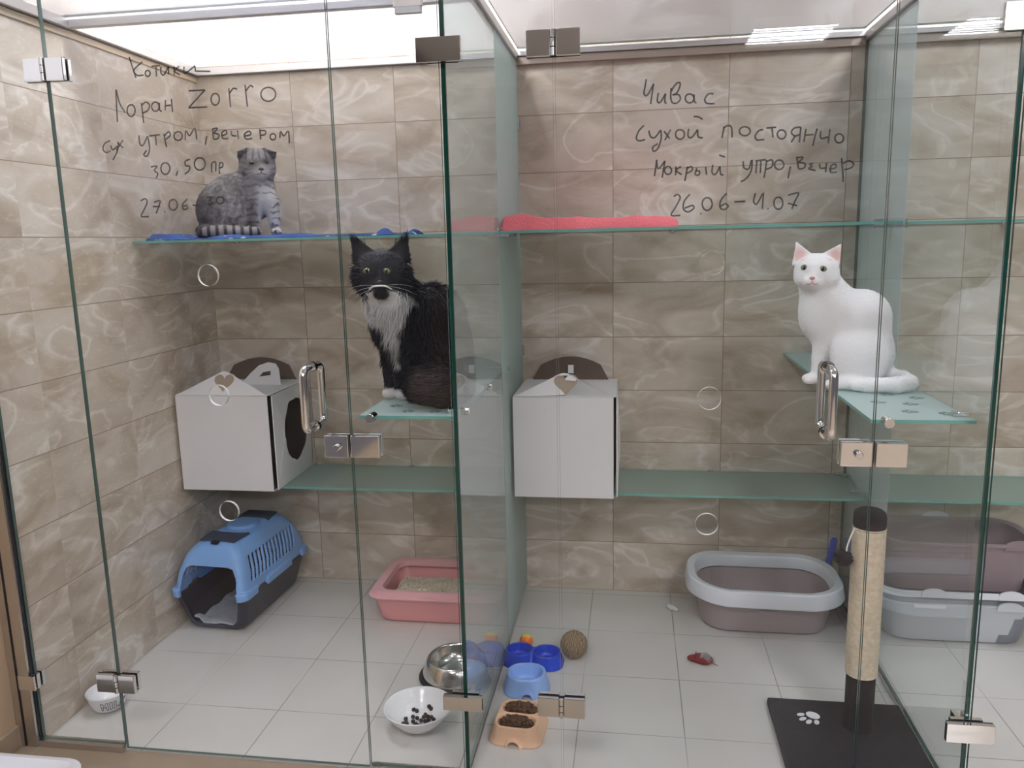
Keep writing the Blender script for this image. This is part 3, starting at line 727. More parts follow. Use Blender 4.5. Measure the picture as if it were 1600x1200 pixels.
shelf('frosted glass shelf in the third enclosure, above the stacked litter trays', 2.4385, 3.6, -0.3, -0.002, 0.495, 'frost', G2, [(2.72, -0.012, 'y')])
s1 = shelf('frosted glass step with paw prints under the black and white cat', 0.987, 1.237, -1.10, -0.002, 0.940, 'frostside', G3, [(1.02, -1.10, 'f'), (1.222, -1.05, 'x'), (1.2155, -0.40, 'x'), (1.05, -0.012, 'y')])
for (x, y, r) in ((1.10, -1.045, 1.4), (1.17, -1.045, 1.2), (1.05, -0.98, 1.5)): pawprint(s1, x, y, 0.024, r)
s2 = shelf('frosted glass step with paw prints under the white cat', 2.200, 2.425, -1.09, -0.002, 0.940, 'frostside', G3, [(2.235, -1.09, 'f'), (2.408, -1.04, 'x'), (2.408, -0.70, 'x'), (2.29, -0.012, 'y')])
for (x, y, r) in ((2.325, -0.79, 1.2), (2.385, -0.83, 1.5), (2.275, -0.89, 1.3), (2.345, -0.91, 1.4), (2.315, -1.0, 1.4), (2.39, -1.02, 1.3)): pawprint(s2, x, y, 0.027, r)

# ------------------------------------------------------------------ cardboard houses
def heart(cx, cy, s, n=36):
    P = []
    for k in range(n):
        t = 2*PI*k/n
        P.append((cx+s*16*math.sin(t)**3/17, cy+s*(13*math.cos(t)-5*math.cos(2*t)-2*math.cos(3*t)-math.cos(4*t))/17))
    return P
def house(label, x0, x1, y0, y1, z0, h, handle, flaph=0.088):
    t = thing('cardboard_house', label, 'cardboard cat house', (x0, y0, z0), 'white cardboard cat houses')
    w, d, th = x1-x0, y1-y0, 0.004
    mb = MB()
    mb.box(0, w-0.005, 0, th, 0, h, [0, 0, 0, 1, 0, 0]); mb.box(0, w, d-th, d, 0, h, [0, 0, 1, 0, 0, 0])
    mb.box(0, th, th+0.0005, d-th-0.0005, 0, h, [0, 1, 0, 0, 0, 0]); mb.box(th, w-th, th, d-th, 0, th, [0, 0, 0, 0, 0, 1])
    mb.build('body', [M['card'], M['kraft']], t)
    hole = []
    for k in range(40):
        a = 2*PI*k/40; q = 1+0.025*math.sin(7*a)+0.02*rnd.uniform(-1, 1)
        hole.append((d*0.56+0.112*q*math.cos(a), h*0.535+0.118*q*math.sin(a)))
    bow = 0.012
    sp = MB(); N = 14
    sp.prism([(th+0.010, 0.002), (d-th-0.001, 0.002), (d-th-0.001, h-0.001), (th+0.010, h-0.001)], [hole[::-1]],
             lambda a, b, tt: (w-0.002+tt+0.006*(1-a/d)+bow*math.sin(PI*min(1, max(0, b/h)))*(1-a/d), a, b), 0, th, (1, 0, 0, 2))
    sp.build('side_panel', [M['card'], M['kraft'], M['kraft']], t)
    MB().prism([(0.002, 0.003), (w+0.003, 0.003), (w+0.003, d-0.004), (0.002, d-0.004)], [], lambda a, b, tt: (a, b, h+tt+0.010*math.sin(PI*a/w)*-0.6*(b/d)), 0.0005, 0.004, (1, 0, 0, 0)).build('top_panel', [M['card'], M['kraft']], t)
    # front gable flap folded up and slightly back
    tri = [(0.004, 0), (w-0.004, 0)]
    for k in range(7):
        a = PI*(0.22+0.56*k/6); tri.append((w/2+0.030*math.cos(a), flaph-0.022+0.022*math.sin(a)))
    ln = 0.42
    MB().prism(tri, [heart(w/2+0.004, flaph*0.56, 0.040)[::-1]], lambda a, b, tt: (a, 0.001+b*ln+tt, h+0.0015+b*math.cos(math.asin(ln))), 0, 0.0035, (0, 1, 0, 0)).build('front_flap', [M['card'], M['kraft']], t)
    MB().prism([(w/2+.004+1.15*(p[0]-w/2-.004), max(0.002, flaph*.56+1.12*(p[1]-flaph*.56))) for p in heart(w/2+.004, flaph*.56, .040)], [], lambda a, b, tt: (a, 0.001+b*ln+tt, h+0.0015+b*math.cos(math.asin(ln))), .0036, .0044, (0, 0, 0, 0)).build('heart_lining', M['liner'], t)
    bf = [(0.03, 0), (w-0.03, 0)]
    for k in range(9):
        u = k/8; bf.append((w-0.06-u*(w-0.12), 0.035+0.05*math.sin(PI*(0.1+0.8*u))**0.8))
    MB().prism(bf, [], lambda a, b, tt: (a, d-0.03+b*0.2+tt, h+0.005+b), 0, 0.0035, (1, 0, 0, 0)).build('back_flap', [M['card'], M['kraft']], t)
    if handle:
        hd = [(0.150, 0), (0.312, 0), (0.304, 0.06), (0.292, 0.078), (0.262, 0.084), (0.225, 0.072), (0.19, 0.042)]
        hl = [(0.225, 0.030), (0.272, 0.036), (0.272, 0.052), (0.240, 0.046)]
        MB().prism(hd, [hl[::-1]], lambda a, b, tt: (a, 0.2+tt+b*0.15, h+0.0045+b), 0, 0.004, (0, 0, 0, 0)).build('handle_tab', [M['card'], M['kraft']], t)
    else:
        MB().box(w/2-0.008, w/2+0.012, d-0.040, d-0.032, h+0.030, h+0.060).build('slot_tab', M['card'], t)
    return t
house('white cardboard house with a heart cut-out in the left enclosure, round hole in its side', 0.036, 0.390, -0.362, -0.012, 0.4905, 0.350, True)
house('white cardboard house with a heart cut-out in the middle enclosure, brown flap behind', 1.2625, 1.6045, -0.362, -0.012, 0.4945, 0.348, False, 0.082)

# ------------------------------------------------------------------ pet carrier
def smax(a, b, k): return -smin(-a, -b, k)
cz = [0, .02, .13, .16, .21, .26, .30, .34]
def car_shape(P, e=0.0):
    x, y, z = P[:, 0], P[:, 1], P[:, 2]
    w = np.interp(z, cz, [.092, .104, .132, .131, .122, .104, .074, .05])
    yf = np.interp(z, cz, [.045, .030, .006, .006, .020, .040, .065, .1])
    d = smax(np.abs(x)-w, yf-y, .035); d = smax(d, y-(.468-yf), .035); d = smax(d, z-.303, .03); d = smax(d, .002-z, .01)
    return d+e
def car_hole(P):
    x, y, z = P[:, 0], P[:, 1], P[:, 2]
    w = np.interp(z, [.02, .04, .13, .2, .225, .24], [.06, .083, .106, .098, .085, .05])
    return np.maximum(np.maximum(np.abs(x)-w, np.abs(z-.128)-.104), y-.09)
def car_flange(P):
    y = P[:, 1]
    d = np.maximum(car_shape(P)-.009, np.abs(P[:, 2]-.139)-.014)
    seg = np.minimum(np.minimum(y-.085, np.maximum(.155-y, y-.33)), .41-y)
    return np.maximum(d, np.maximum(seg, .004-y) if False else seg)
def car_top(P):
    d = np.maximum(car_shape(P), -car_shape(P, .007))
    d = np.maximum(d, .132-P[:, 2])
    d = np.minimum(d, np.maximum(car_flange(P), -car_shape(P, .007)))
    d = np.maximum(d, -car_hole(P))
    x, y, z = np.abs(P[:, 0]), P[:, 1], P[:, 2]
    ys = y-0.35*(z-.21); k = np.clip(np.round((ys-.085)/.0245), 0, 12)
    slot = np.maximum(np.abs(ys-.085-k*.0245)-.0062, np.maximum(np.abs(z-.213)-.040+.0*k, .07-x))
    return np.maximum(d, -slot)
def car_base(P):
    d = np.maximum(car_shape(P), -car_shape(P, .007))
    y = P[:, 1]
    lim = np.where((y > .10) & (y < .15), .150, .1315)
    d = np.maximum(d, P[:, 2]-lim)
    return np.maximum(d, -car_hole(P))
car = thing('pet_carrier', 'light blue and navy plastic pet carrier without its door, by the left wall', 'pet carrier', (0.176, -0.512, 0.0), rz=-0.06)
car.scale = (1.07, 1.06, 1.05)
lo, hi = (-.15, -.006, -.004), (.15, .48, .31)
sdf_obj('lower_tray', car_base, lo, (.15, .48, .16), .0032, M['navy'], car)
ct = sdf_obj('upper_shell', car_top, (lo[0], lo[1], .12), hi, .0030, M['blue'], car)
def plate2(pts, name, mat, z0=.3005, z1=.3045): MB().prism(pts, [], lambda a, b, tt: (a, b, tt), z0, z1, (0, 0, 0, 0)).build(name, M[mat], car, bevel=.0015)
plate2([(-.062, .085), (.062, .085), (.070, .175), (.03, .165), (-.03, .165), (-.070, .175)], 'front_lid', 'navy2')
plate2([(-.066, .315), (-.03, .325), (.03, .325), (.066, .315), (.056, .395), (-.056, .395)], 'rear_lid', 'navy2')
MB().prism(rrect(0, .245, .058, .055, .05, 8), [rrect(0.0, .245, .040, .035, .03, 8)[::-1]], lambda a, b, tt: (a, b, tt), .300, .309, (0, 0, 0, 0)).build('carry_handle', M['blue'], car, bevel=.002) if False else None
mbh = MB().rings([[(p[0], p[1], .300) for p in rrect(0, .245, .056, .050, .045, 8)], [(p[0], p[1], .312) for p in rrect(0, .245, .048, .042, .04, 8)], [(p[0], p[1], .314) for p in rrect(0, .245, .03, .028, .026, 8)]])
mbh.build('carry_handle', M['blue'], car, True)
MB().box(-.013, .013, .066, .084, .299, .308).build('latch', M['rubber'], car, bevel=.002)
for sx in (-1, 1):
    MB().box(sx*.068-.013, sx*.068+.013, .030, .040, .228, .236).build('door_hook', M['navy'], car, bevel=.002)
pd = MB(); rings = []
for i in range(22):
    y = .035+.36*i/21; lift = max(0, .12-i/21)*0.06
    rings.append([(x*(0.083+0.012*i/21), y, .0115+lift+0.004*math.sin(x*5+i)+(.016 if (x < -.6 and i < 3) else 0)+tz) for tz, xs in ((0, np.linspace(-1, 1, 10)), (.008, np.linspace(1, -1, 10))) for x in xs])
pd.rings(rings)
tag(pd.build('pet_pad', M['pad'], None, True, loc=(0.176, -0.510, 0.006)), 'grey felt pad lying inside the blue pet carrier', 'pad').rotation_euler = (0, 0, -0.06)

# ------------------------------------------------------------------ litter trays
t = thing('litter_tray', 'pink plastic litter tray with a wide rim on the floor of the left enclosure', 'litter tray', (0.955, -0.198, 0))
rr = lambda hx, hy, r, z, zf=None: rrect(0, 0, hx, hy, r, 6, z, zf)
MB().rings([rr(.205, .138, .05, 0), rr(.213, .146, .055, .006), rr(.232, .164, .055, .100), rr(.228, .160, .055, .100), rr(.196, .130, .05, .012)], [0, 0, 0, 0]).build('tray', M['pink'], t, True)
MB().rings([rr(.2325, .165, .055, .096), rr(.243, .174, .05, .096), rr(.246, .177, .05, .102), rr(.243, .174, .05, .109), rr(.236, .168, .05, .109), rr(.233, .165, .05, .120), rr(.226, .158, .048, .124), rr(.204, .136, .045, .119), rr(.202, .134, .045, .098), rr(.2285, .1605, .055, .096)], close=(False, False)).build('rim', M['pinkrim'], t, True)
lt = MB(); n = 60
V = []; F = []
for j in range(n):
    for i in range(n):
        a, b = -1+2*i/(n-1), -1+2*j/(n-1)
        hgt = .048+.018*math.exp(-((a+.1)**2+(b-.1)**2)*2.2)+.005*math.sin(9*a+2)*math.sin(7*b)+rnd.uniform(0, .009)
        V.append((a*.188*(1-.0*b), b*.120, hgt))
F = [(j*n+i, j*n+i+1, (j+1)*n+i+1, (j+1)*n+i) for j in range(n-1) for i in range(n-1)]
lt.add(V, F)
for q in range(900):
    a, b = rnd.uniform(-.95, .95), rnd.uniform(-.95, .95)
    z = .048+.018*math.exp(-((a+.1)**2+(b-.1)**2)*2.2)+.008
    p = Vector((a*.186, b*.118, z)); dd = Vector((rnd.uniform(-1, 1), rnd.uniform(-1, 1), rnd.uniform(-.2, .5))).normalized()*.008
    lt.tube([p-dd, p+dd], .002, 5)
o = tag(lt.build('cat_litter', M['litter'], None, False, loc=(0.955, -0.198, 0)), 'pale shredded litter heaped inside the pink tray', 'cat litter'); o['kind'] = 'stuff'

t = thing('litter_tray', 'mauve grey oval litter tray with a broad bluish white rim in the middle enclosure', 'litter tray', (2.122, -0.192, 0))
def wv(z, k): return lambda x, y: z+k*(.020*max(0, y/.17)-.010*math.exp(-((x-.02)/.12)**2)*max(0, -y/.17)+.012*math.exp(-((x+.27)/.1)**2))
R2 = lambda hx, hy, r, z, k: rrect(0, 0, hx, hy, r, 12, 0, wv(z, k))
MB().rings([R2(.196, .095, .08, 0, 0), R2(.212, .110, .09, .008, 0), R2(.236, .134, .11, .126, .8), R2(.230, .128, .105, .128, .8), R2(.196, .094, .08, .014, 0)]).build('tray', M['greige'], t, True)
MB().rings([R2(.238, .136, .112, .118, 1), R2(.266, .164, .130, .119, 1), R2(.269, .167, .132, .126, 1), R2(.262, .160, .128, .168, 1), R2(.256, .154, .125, .173, 1), R2(.236, .134, .110, .170, 1), R2(.230, .128, .105, .160, 1), R2(.228, .126, .105, .130, 1)], close=(False, False)).build('rim', M['icew'], t, True)
MB().rings([[(x*.03, -.1365-.001*q, .098+zz) for x, zz in [(math.cos(a), .014*math.sin(a)) for a in np.linspace(PI, 2*PI, 12)]] for q in (0, 3)]).build('grip', M['greige'], t)

def tabs(t, spots, r, mat, th=.006):
    for (x, y, z) in spots:
        P = [(r*math.cos(a), .45*r*math.sin(a)) for a in np.linspace(0, PI, 14)]+[(-r, -.012), (r, -.012)]
        MB().prism(P, [], lambda a, b, tt: (x+a, y+tt, z+b), 0, th, (0, 0, 0, 0)).build('tab', M[mat], t, bevel=.001)
t = thing('litter_tray', 'large bluish white litter tray with rounded tabs standing on the floor of the third enclosure', 'litter tray', (2.738, -0.185, 0))
def rrs(hx, hy, r, z, m=10):
    P = rr(hx, hy, r, z); out = []
    for q in range(4):
        a = P[q*7:(q+1)*7]; out += a; e, f = Vector(a[-1]), Vector(P[((q+1)*7) % 28])
        out += [tuple(e.lerp(f, k/(m+1))) for k in range(1, m+1)]
    return out
mb = MB().rings([rrs(.205, .100, .06, 0), rrs(.218, .112, .07, .006), rrs(.228, .122, .075, .04), rrs(.238, .132, .08, .075), rrs(.246, .140, .085, .105), rrs(.262, .155, .09, .143), rrs(.268, .160, .09, .152), rrs(.262, .154, .09, .156), rrs(.252, .144, .09, .150), rrs(.205, .098, .06, .012)])
mi = []
for f in mb.F:
    c = sum((Vector(mb.V[i]) for i in f), Vector())/len(f)
    mi.append(1 if (c.x > .118+.55*c.z) and c.z < .14 else 0)  # faces right of a slanting line get the slate grey colour
mb.I = mi; mb.build('tray', [M['iceg'], M['slate']], t, True)
MB().rings([rr(.266, .158, .09, .176), rr(.272, .164, .09, .180), rr(.270, .162, .09, .196), rr(.262, .154, .09, .198), rr(.250, .142, .09, .190)], close=(False, False)).build('rim', M['icew'], t, True)
MB().rings([rr(.258, .150, .09, .150), rr(.258, .150, .09, .186), rr(.250, .143, .09, .186), rr(.250, .143, .09, .150)], close=(False, False)).build('rim_gap', M['slate'], t, True)
tabs(t, [(-.10, -.168, .194), (.135, -.168, .194)], .038, 'icew'); tabs(t, [(.135, -.164, .154)], .038, 'iceg')
MB().box(-.16, -.06, -.166, -.160, .142, .155).build('latch', M['white'], t, bevel=.002)
t = thing('litter_tray', 'dark mauve litter tray nested on top of the bluish white one', 'litter tray', (2.738, -0.175, 0.172))
MB().rings([rr(.20, .098, .06, 0.0), rr(.215, .112, .07, .01), rr(.236, .128, .08, .168), rr(.248, .140, .085, .172), rr(.248, .140, .085, .180), rr(.238, .130, .08, .182), rr(.228, .120, .08, .176), rr(.20, .095, .06, .02)]).build('tray', M['mauve'], t, True)
tabs(t, [(-.215, .118, .180), (.0, .132, .180)], .045, 'icew'); tabs(t, [(.165, -.138, .176)], .045, 'mauve')

t = thing('plastic_tub', 'white plastic tub with rounded corners on the beige floor outside the glass', 'tub', (-0.005, -1.52, 0), rz=0.0)
MB().rings([rr(.135, .135, .05, 0), rr(.142, .142, .055, .01), rr(.158, .158, .06, .085), rr(.172, .172, .065, .086), rr(.174, .174, .065, .105), rr(.160, .160, .06, .108), rr(.154, .154, .06, .100), rr(.13, .13, .05, .012)]).build('tub_body', M['icew'], t, True)
t.location = (0.155, -1.52, 0)

# ------------------------------------------------------------------ bowls
def d_rect(P, c, hx, hy, r, z):
    q = np.stack([np.abs(P[:, 0]-c[0])-hx+r, np.abs(P[:, 1]-c[1])-hy+r], 1)
    return np.linalg.norm(np.maximum(q, 0), axis=1)+np.minimum(q.max(axis=1), 0)-r
def frustum(P, c, b, tp, h, r=.03):
    f = np.clip(P[:, 2]/h, 0, 1)
    f = f**0.75
    hx = b[0]+(tp[0]-b[0])*f; hy = b[1]+(tp[1]-b[1])*f
    return smax(d_rect(P, c, hx, hy, r, 0), np.maximum(P[:, 2]-h, -P[:, 2]), .004)
def sky_bowl(P):
    d = frustum(P, (0, 0), (.074, .066), (.059, .054), .056, .050)
    w = smax(d_rect(P, (0, 0), .051-.25*np.clip(.056-P[:, 2], 0, 1), .044-.25*np.clip(.056-P[:, 2], 0, 1), .042, 0), .014-P[:, 2], .012)
    n = np.maximum(np.sqrt(P[:, 0]**2+(P[:, 2]-.002)**2)-.015, P[:, 1]+.045)
    ridge = np.maximum(np.abs(np.sqrt(P[:, 0]**2+(P[:, 2]-.002)**2)-.018)-.003, np.abs(P[:, 1]+.062)-.008)
    return np.maximum(np.maximum(smin(d, ridge, .003), -w), -n)
t = thing('pet_bowl', 'empty sky blue plastic bowl with an arched notch, between the two double bowls', 'pet bowl', (1.342, -0.728, 0), rz=0.12)
sdf_obj('bowl_body', sky_bowl, (-.085, -.08, -.004), (.085, .08, .062), .002, M['sky'], t, it=2)
def royal(P):
    d = 1e3
    for cx in (-.045, .045):
        d1 = frustum(P, (cx, 0), (.058, .058), (.045, .045), .044, .044)
        d = smin(d, d1, .012) if not isinstance(d, float) else d1
    for cx in (-.045, .045):
        w = smax(np.sqrt((P[:, 0]-cx)**2+P[:, 1]**2)-(.040-.22*np.clip(.044-P[:, 2], 0, 1)), .010-P[:, 2], .01)
        d = np.maximum(d, -w)
    return d
t = thing('double_bowl', 'royal blue double pet bowl in front of the small orange ball', 'double pet bowl', (1.343, -0.572, 0), rz=-0.06)
sdf_obj('bowl_body', royal, (-.12, -.068, -.004), (.12, .068, .05), .002, M['royal'], t, it=2)
def peachb(P):
    d = frustum(P, (0, 0), (.078, .084), (.060, .070), .052, .036)
    for cy, hy in ((.034, .031), (-.034, .031)):
        k = .3*np.clip(.052-P[:, 2], 0, 1)
        d = np.maximum(d, -smax(d_rect(P, (0, cy), .053-k, hy-k, .024, 0), .012-P[:, 2], .01))
    rr_ = np.sqrt(P[:, 0]**2+(P[:, 2]-.002)**2)
    d = smin(d, np.maximum(np.abs(rr_-.019)-.003, np.abs(P[:, 1]+.080)-.008), .003)
    return np.maximum(d, -np.maximum(rr_-.016, P[:, 1]+.058))
PB = (1.3485, -0.945, 0); PR = -0.07
t = thing('double_bowl', 'peach coloured double pet bowl filled with brown kibble, nearest to the camera', 'double pet bowl', PB, rz=PR)
sdf_obj('bowl_body', peachb, (-.09, -.098, -.004), (.09, .09, .058), .002, M['peach'], t, it=2)
def kibble(cy, label):
    mb = MB()
    for layer, nn, z, sx, sy in ((0, 80, .034, .044, .023), (1, 90, .043, .047, .0255), (2, 80, .050, .043, .023), (3, 50, .056, .030, .015)):
        for k in range(nn):
            a, r = rnd.uniform(0, 2*PI), math.sqrt(rnd.random())
            R = Matrix.Rotation(rnd.uniform(0, 6), 3, 'X') @ Matrix.Rotation(rnd.uniform(0, 6), 3, 'Z')
            mb.ball((sx*r*math.cos(a), cy+sy*r*math.sin(a), z+rnd.uniform(-.002, .003)), (.0056, .0056, .0034), 8, 5, 0, R)
    o = tag(mb.build('kibble', M['kib'], None, True, loc=PB, fix=True), label, 'kibble'); o.rotation_euler = (0, 0, PR); o['kind'] = 'stuff'
kibble(.034, 'brown kibble heaped in the rear half of the peach bowl'); kibble(-.034, 'brown kibble heaped in the front half of the peach bowl')
base_k = None
for k in range(5):
    if base_k is None:
        o = MB().ball((0, 0, 0), (.006, .006, .0042), 12, 8).build('kibble_piece', M['kib'], None, True, fix=True); base_k = o
    else:
        o = base_k.copy(); COL.objects.link(o)
    tag(o, 'brown kibble piece left in the right half of the royal blue bowl', 'kibble piece', 'kibble left in the royal blue bowl')
    a = k*1.3; o.location = (1.376+.007*math.cos(a)*(k > 0), -0.578+.008*math.sin(a)*(k > 0), .0148+(.006 if k == 0 else 0)); o.rotation_euler = (.3*k, .2, k)

t = thing('steel_bowl', 'stainless steel bowl with a black rubber ring behind the white food bowl', 'steel bowl', (1.112, -0.688, 0))
MB().lathe([(.100, .004), (.116, .004), (.1195, .009), (.116, .014), (.108, .016)], n=64).build('rubber_ring', M['rubber'], t, True)
MB().lathe([(.102, .005), (.110, .012), (.105, .03), (.094, .062), (.088, .070), (.084, .072), (.080, .070), (.078, .064), (.075, .045), (.066, .026), (.050, .020), (0, .020)], n=64).build('bowl_body', M['steel'], t, True, fix=True)
t = thing('food_bowl', 'wide white bowl holding a few dark pellets near the glass front', 'food bowl', (1.062, -0.962, 0))
pr = [(0, 0), (.034, 0), (.040, .003), (.060, .018), (.084, .045), (.098, .066), (.099, .068), (.097, .068)]
q = 26
for k in range(q+1):
    f = k/q; r = .096*(1-f); z = .004+.064*max(0, (r-.03)/.066)**1.35
    pr.append((max(r, 0), z+.0009*math.sin(k*PI*1.0)*0+(.0008 if k % 3 == 0 and k < 18 else 0)))
MB().lathe(pr, n=72).build('bowl_body', M['white'], t, True, fix=True)
pk = None
px = [(632,1125),(641,1122),(648,1122),(636,1128),(640,1119),(632,1130),(637,1132),(652,1131),(656,1124),(660,1120),(664,1117),(668,1118),(672,1122),(677,1124),(663,1124),(657,1129),(665,1127),(672,1131),(679,1129),(661,1134),(668,1134),(676,1134),(684,1134),(653,1136),(659,1138),(645,1119),(650,1127),(655,1128),(660,1128),(667,1123),(665,1121),(658,1121),(670,1127),(662,1131),(668,1130),(634,1127),(644,1125)]
for k, (u, v) in enumerate(px):
    dx = (u-655)*.0018; dy = (1126-v)*.0058+.004
    r = math.hypot(dx, dy)
    if r > .062: dx *= .062/r; dy *= .062/r; r = .062
    z = .004+.064*max(0, (r-.03)/.066)**1.35
    if pk is None: pk = o = MB().ball((0, 0, 0), (.0064, .0064, .0054), 10, 8).build('pellet', M['pellet'], None, True, fix=True)
    else: o = pk.copy(); COL.objects.link(o)
    tag(o, 'round dark pellet lying in the wide white bowl', 'pellet', 'dark pellets in the white bowl')
    o.location = (1.062+dx, -.962+dy, z+.0052); o.rotation_euler = (.2*k, .1*k, k)

BC = Vector((0.101, -0.972, 0)); 
t = thing('milk_bowl', 'small white bowl with outlined letters MILK in the left corner behind the hinge', 'bowl', BC)
def brad(z): return .030+(.060-.030)*min(1, max(0, z/.056))**.45
MB().lathe([(0, .0), (.026, 0), (.031, .002)]+[(brad(z), z) for z in (.006, .012, .02, .03, .042, .054)]+[(.0605, .058), (.0588, .0595), (.0575, .058), (.056, .045), (.050, .025), (.036, .010), (0, .007)], n=64).build('bowl_body', M['white'], t, True, fix=True)
let = {'M': [[(0, 0), (0, 1), (.2, 1), (.4, .6), (.6, 1), (.8, 1), (.8, 0), (.6, 0), (.6, .6), (.4, .3), (.2, .6), (.2, 0), (0, 0)]],
       'I': [[(0, 0), (0, 1), (.26, 1), (.26, 0), (0, 0)]],
       'L': [[(0, 0), (0, 1), (.24, 1), (.24, .25), (.6, .25), (.6, 0), (0, 0)]],
       'K': [[(0, 0), (0, 1), (.24, 1), (.24, .62), (.5, 1), (.76, 1), (.42, .5), (.78, 0), (.5, 0), (.24, .4), (.24, 0), (0, 0)]]}
mb = MB(); a0 = -1.32; wl = .024
for chh, adv in (('M', 1.02), ('I', .48), ('L', .78), ('K', 1.0)):
    for lp in let[chh]:
        P = []
        for (p0, p1) in zip(lp, lp[1:]):
            for k in range(4):
                s = k/4; u = p0[0]+(p1[0]-p0[0])*s; v = p0[1]+(p1[1]-p0[1])*s
                z = .018+.026*v; r = brad(z)+.0004; an = a0+u*wl/.055
                P.append((r*math.cos(an), r*math.sin(an), z))
        P.append(P[0]); mb.tube(P, .0008, 5)
    a0 += adv*wl/.055
mb.build('lettering', M['gasket'], t)

# ------------------------------------------------------------------ scratching post, toys, scoop
t = thing('scratching_post', 'black carpeted scratching post wound with sisal rope on a square base', 'scratching post', (2.277, -0.862, 0))
MB().box(-.222, .143, -.268, .122, 0, .026).build('base', M['carpet'], t, bevel=.006)
MB().lathe([(.0375, .026), (.0375, .19)], n=40).build('lower_sleeve', M['carpet'], t, True)
pf = []; z = .185; kk = 0
while z < .603:
    pf += [(.0395, z), (.0412, z+.0015), (.0412, z+.0038)]; z += .0053
MB().lathe([(.036, .184)]+pf+[(.036, .605)], n=48).build('sisal_wrap', M['sisal'], t, True, fix=True)
MB().lathe([(.0400, .597), (.0405, .61), (.0405, .632), (.038, .642), (.030, .648), (0, .650)], n=40).build('top_cap', M['carpet'], t, True, fix=True)
fz = MB()
for k in range(1500):
    a = rnd.uniform(0, 2*PI); zz = rnd.uniform(.19, .602); d = Vector((math.cos(a), math.sin(a), 0)); tg = Vector((-math.sin(a), math.cos(a), 0))
    p = d*.0405+Vector((0, 0, zz)); e = p+(d*.4+tg*rnd.uniform(-1, 1)+Vector((0, 0, rnd.uniform(-.5, .5))))*.006
    s = Vector((0, 0, .00022)); fz.add([p-s, p+s, e], [(0, 1, 2)])
fz.build('rope_fuzz', M['sisal'], t)
pp = pawprint(t, -.118, .030, .047, 2.4, 'pawwhite', .0268); pp.location = (0, 0, 0)
for v in pp.data.vertices: v.co.z += .0262 if v.co.z < .02 else .0002
pm = MB().ball((-.066, -.02, .520), .021, 16, 12)
for k in range(700):
    d = Vector((rnd.gauss(0, 1), rnd.gauss(0, 1), rnd.gauss(0, 1))).normalized(); p = Vector((-.066, -.02, .520))+d*.019; s = d.orthogonal()*.0005
    pm.add([p-s, p+s, p+d*.007], [(0, 1, 2)])
pm.build('pompom', M['pom'], t, True)
MB().tube(spline([(-.040, -.012, .600), (-.050, -.018, .58), (-.058, -.02, .555), (-.060, -.02, .535)]), .0022, 8).build('elastic', M['string'], t, True)

t = thing('litter_scoop', 'blue litter scoop leaning in the corner behind the mauve grey tray', 'litter scoop', (2.395, -0.020, 0), rz=0)
MB().tube([(-.02, -.002, .105), (-.012, -.002, .15), (.006, -.002, .24), (.008, -.002, .252)], [.010, .011, .013, .009], 12, flat=(1, .45, 1)).build('handle', M['scoop'], t, True)
sc_ = MB()
for k in range(7): sc_.box(-.055+.013*k, -.049+.013*k, -.006, -.003, .0, .105)
sc_.box(-.057, .031, -.006, -.003, .098, .108).box(-.057, .031, -.006, -.003, 0, .006)
sc_.build('slotted_blade', M['scoop'], t)

o = MB().ball((0, 0, .0225), .0225, 24, 16)
o.I = [1 if (sum(o.V[i][2] for i in f)/len(f)+.45*sum(o.V[i][1] for i in f)/len(f)) > .034 else 0 for f in o.F]
tag(o.build('toy_ball', [M['orange'], M['yellow']], None, True, loc=(1.3085, -0.475, 0), fix=True), 'small orange ball with a yellow top behind the royal blue bowl', 'toy ball')
R = Matrix.Rotation(.5, 3, 'X') @ Matrix.Rotation(.4, 3, 'Y')
mb = MB().ball((0, 0, .0455), .0445, 40, 28)
for k in range(120):
    ax = Vector((rnd.gauss(0, 1), rnd.gauss(0, 1), rnd.gauss(0, 1))).normalized(); u = ax.orthogonal().normalized(); v = ax.cross(u)
    mb.tube([Vector((0, 0, .0455))+(u*math.cos(a)+v*math.sin(a))*.0443 for a in np.linspace(0, 2*PI, 37)], .0008, 5)
tag(mb.build('twine_ball', M['twine'], None, True, loc=(1.474, -0.527, 0), fix=True), 'brown twine ball on the floor right of the royal blue bowl', 'ball of twine')

def mouse(name, label, loc, rz, L, mat, patch, ears, eye):
    t = thing(name, label, 'toy mouse', loc, rz=rz)
    f = lambda P: smin(d_ell(P, (.1*L, 0, .2*L), (.40*L, .24*L, .21*L)), d_ell(P, (-.30*L, 0, .15*L), (.22*L, .13*L, .13*L)), .12*L)
    h = L/42
    sdf_obj('body', f, (-.6*L, -.3*L, -.02*L), (.6*L, .3*L, .5*L), h, M[mat], t)
    for s in (-1, 1): MB().ball((-.20*L, s*.12*L, .30*L), (.02*L, .075*L, .085*L), 12, 8).build('ear', M[ears], t, True, fix=True)
    MB().tube(spline([(.48*L, 0, .1*L), (.56*L, .03*L, .05*L), (.62*L, .02*L, .02*L), (.68*L, .03*L, .02*L)]), .012*L, 6).build('tail', M[mat], t, True)
    if eye: MB().ball((-.52*L, 0, .15*L), .045*L, 10, 8).build('nose', M['gasket'], t, True, fix=True)
    if patch:
        fb = MB()
        for k in range(900):
            a, b = rnd.uniform(.02, .40), rnd.uniform(-.20, .12)
            p = Vector((a*L, b*L, .2*L+.2*L*math.sqrt(max(0, 1-((a-.1)/.4)**2-(b/.24)**2))))
            d = Vector((rnd.uniform(-.2, .8), rnd.uniform(-.9, .3), rnd.uniform(.2, .9))).normalized()*L*.12; s = Vector((d.y, -d.x, 0)).normalized()*.0006
            fb.add([p-s, p+s, p+d], [(0, 1, 2)])
        fb.build('fluff_patch', M['mousew'], t)
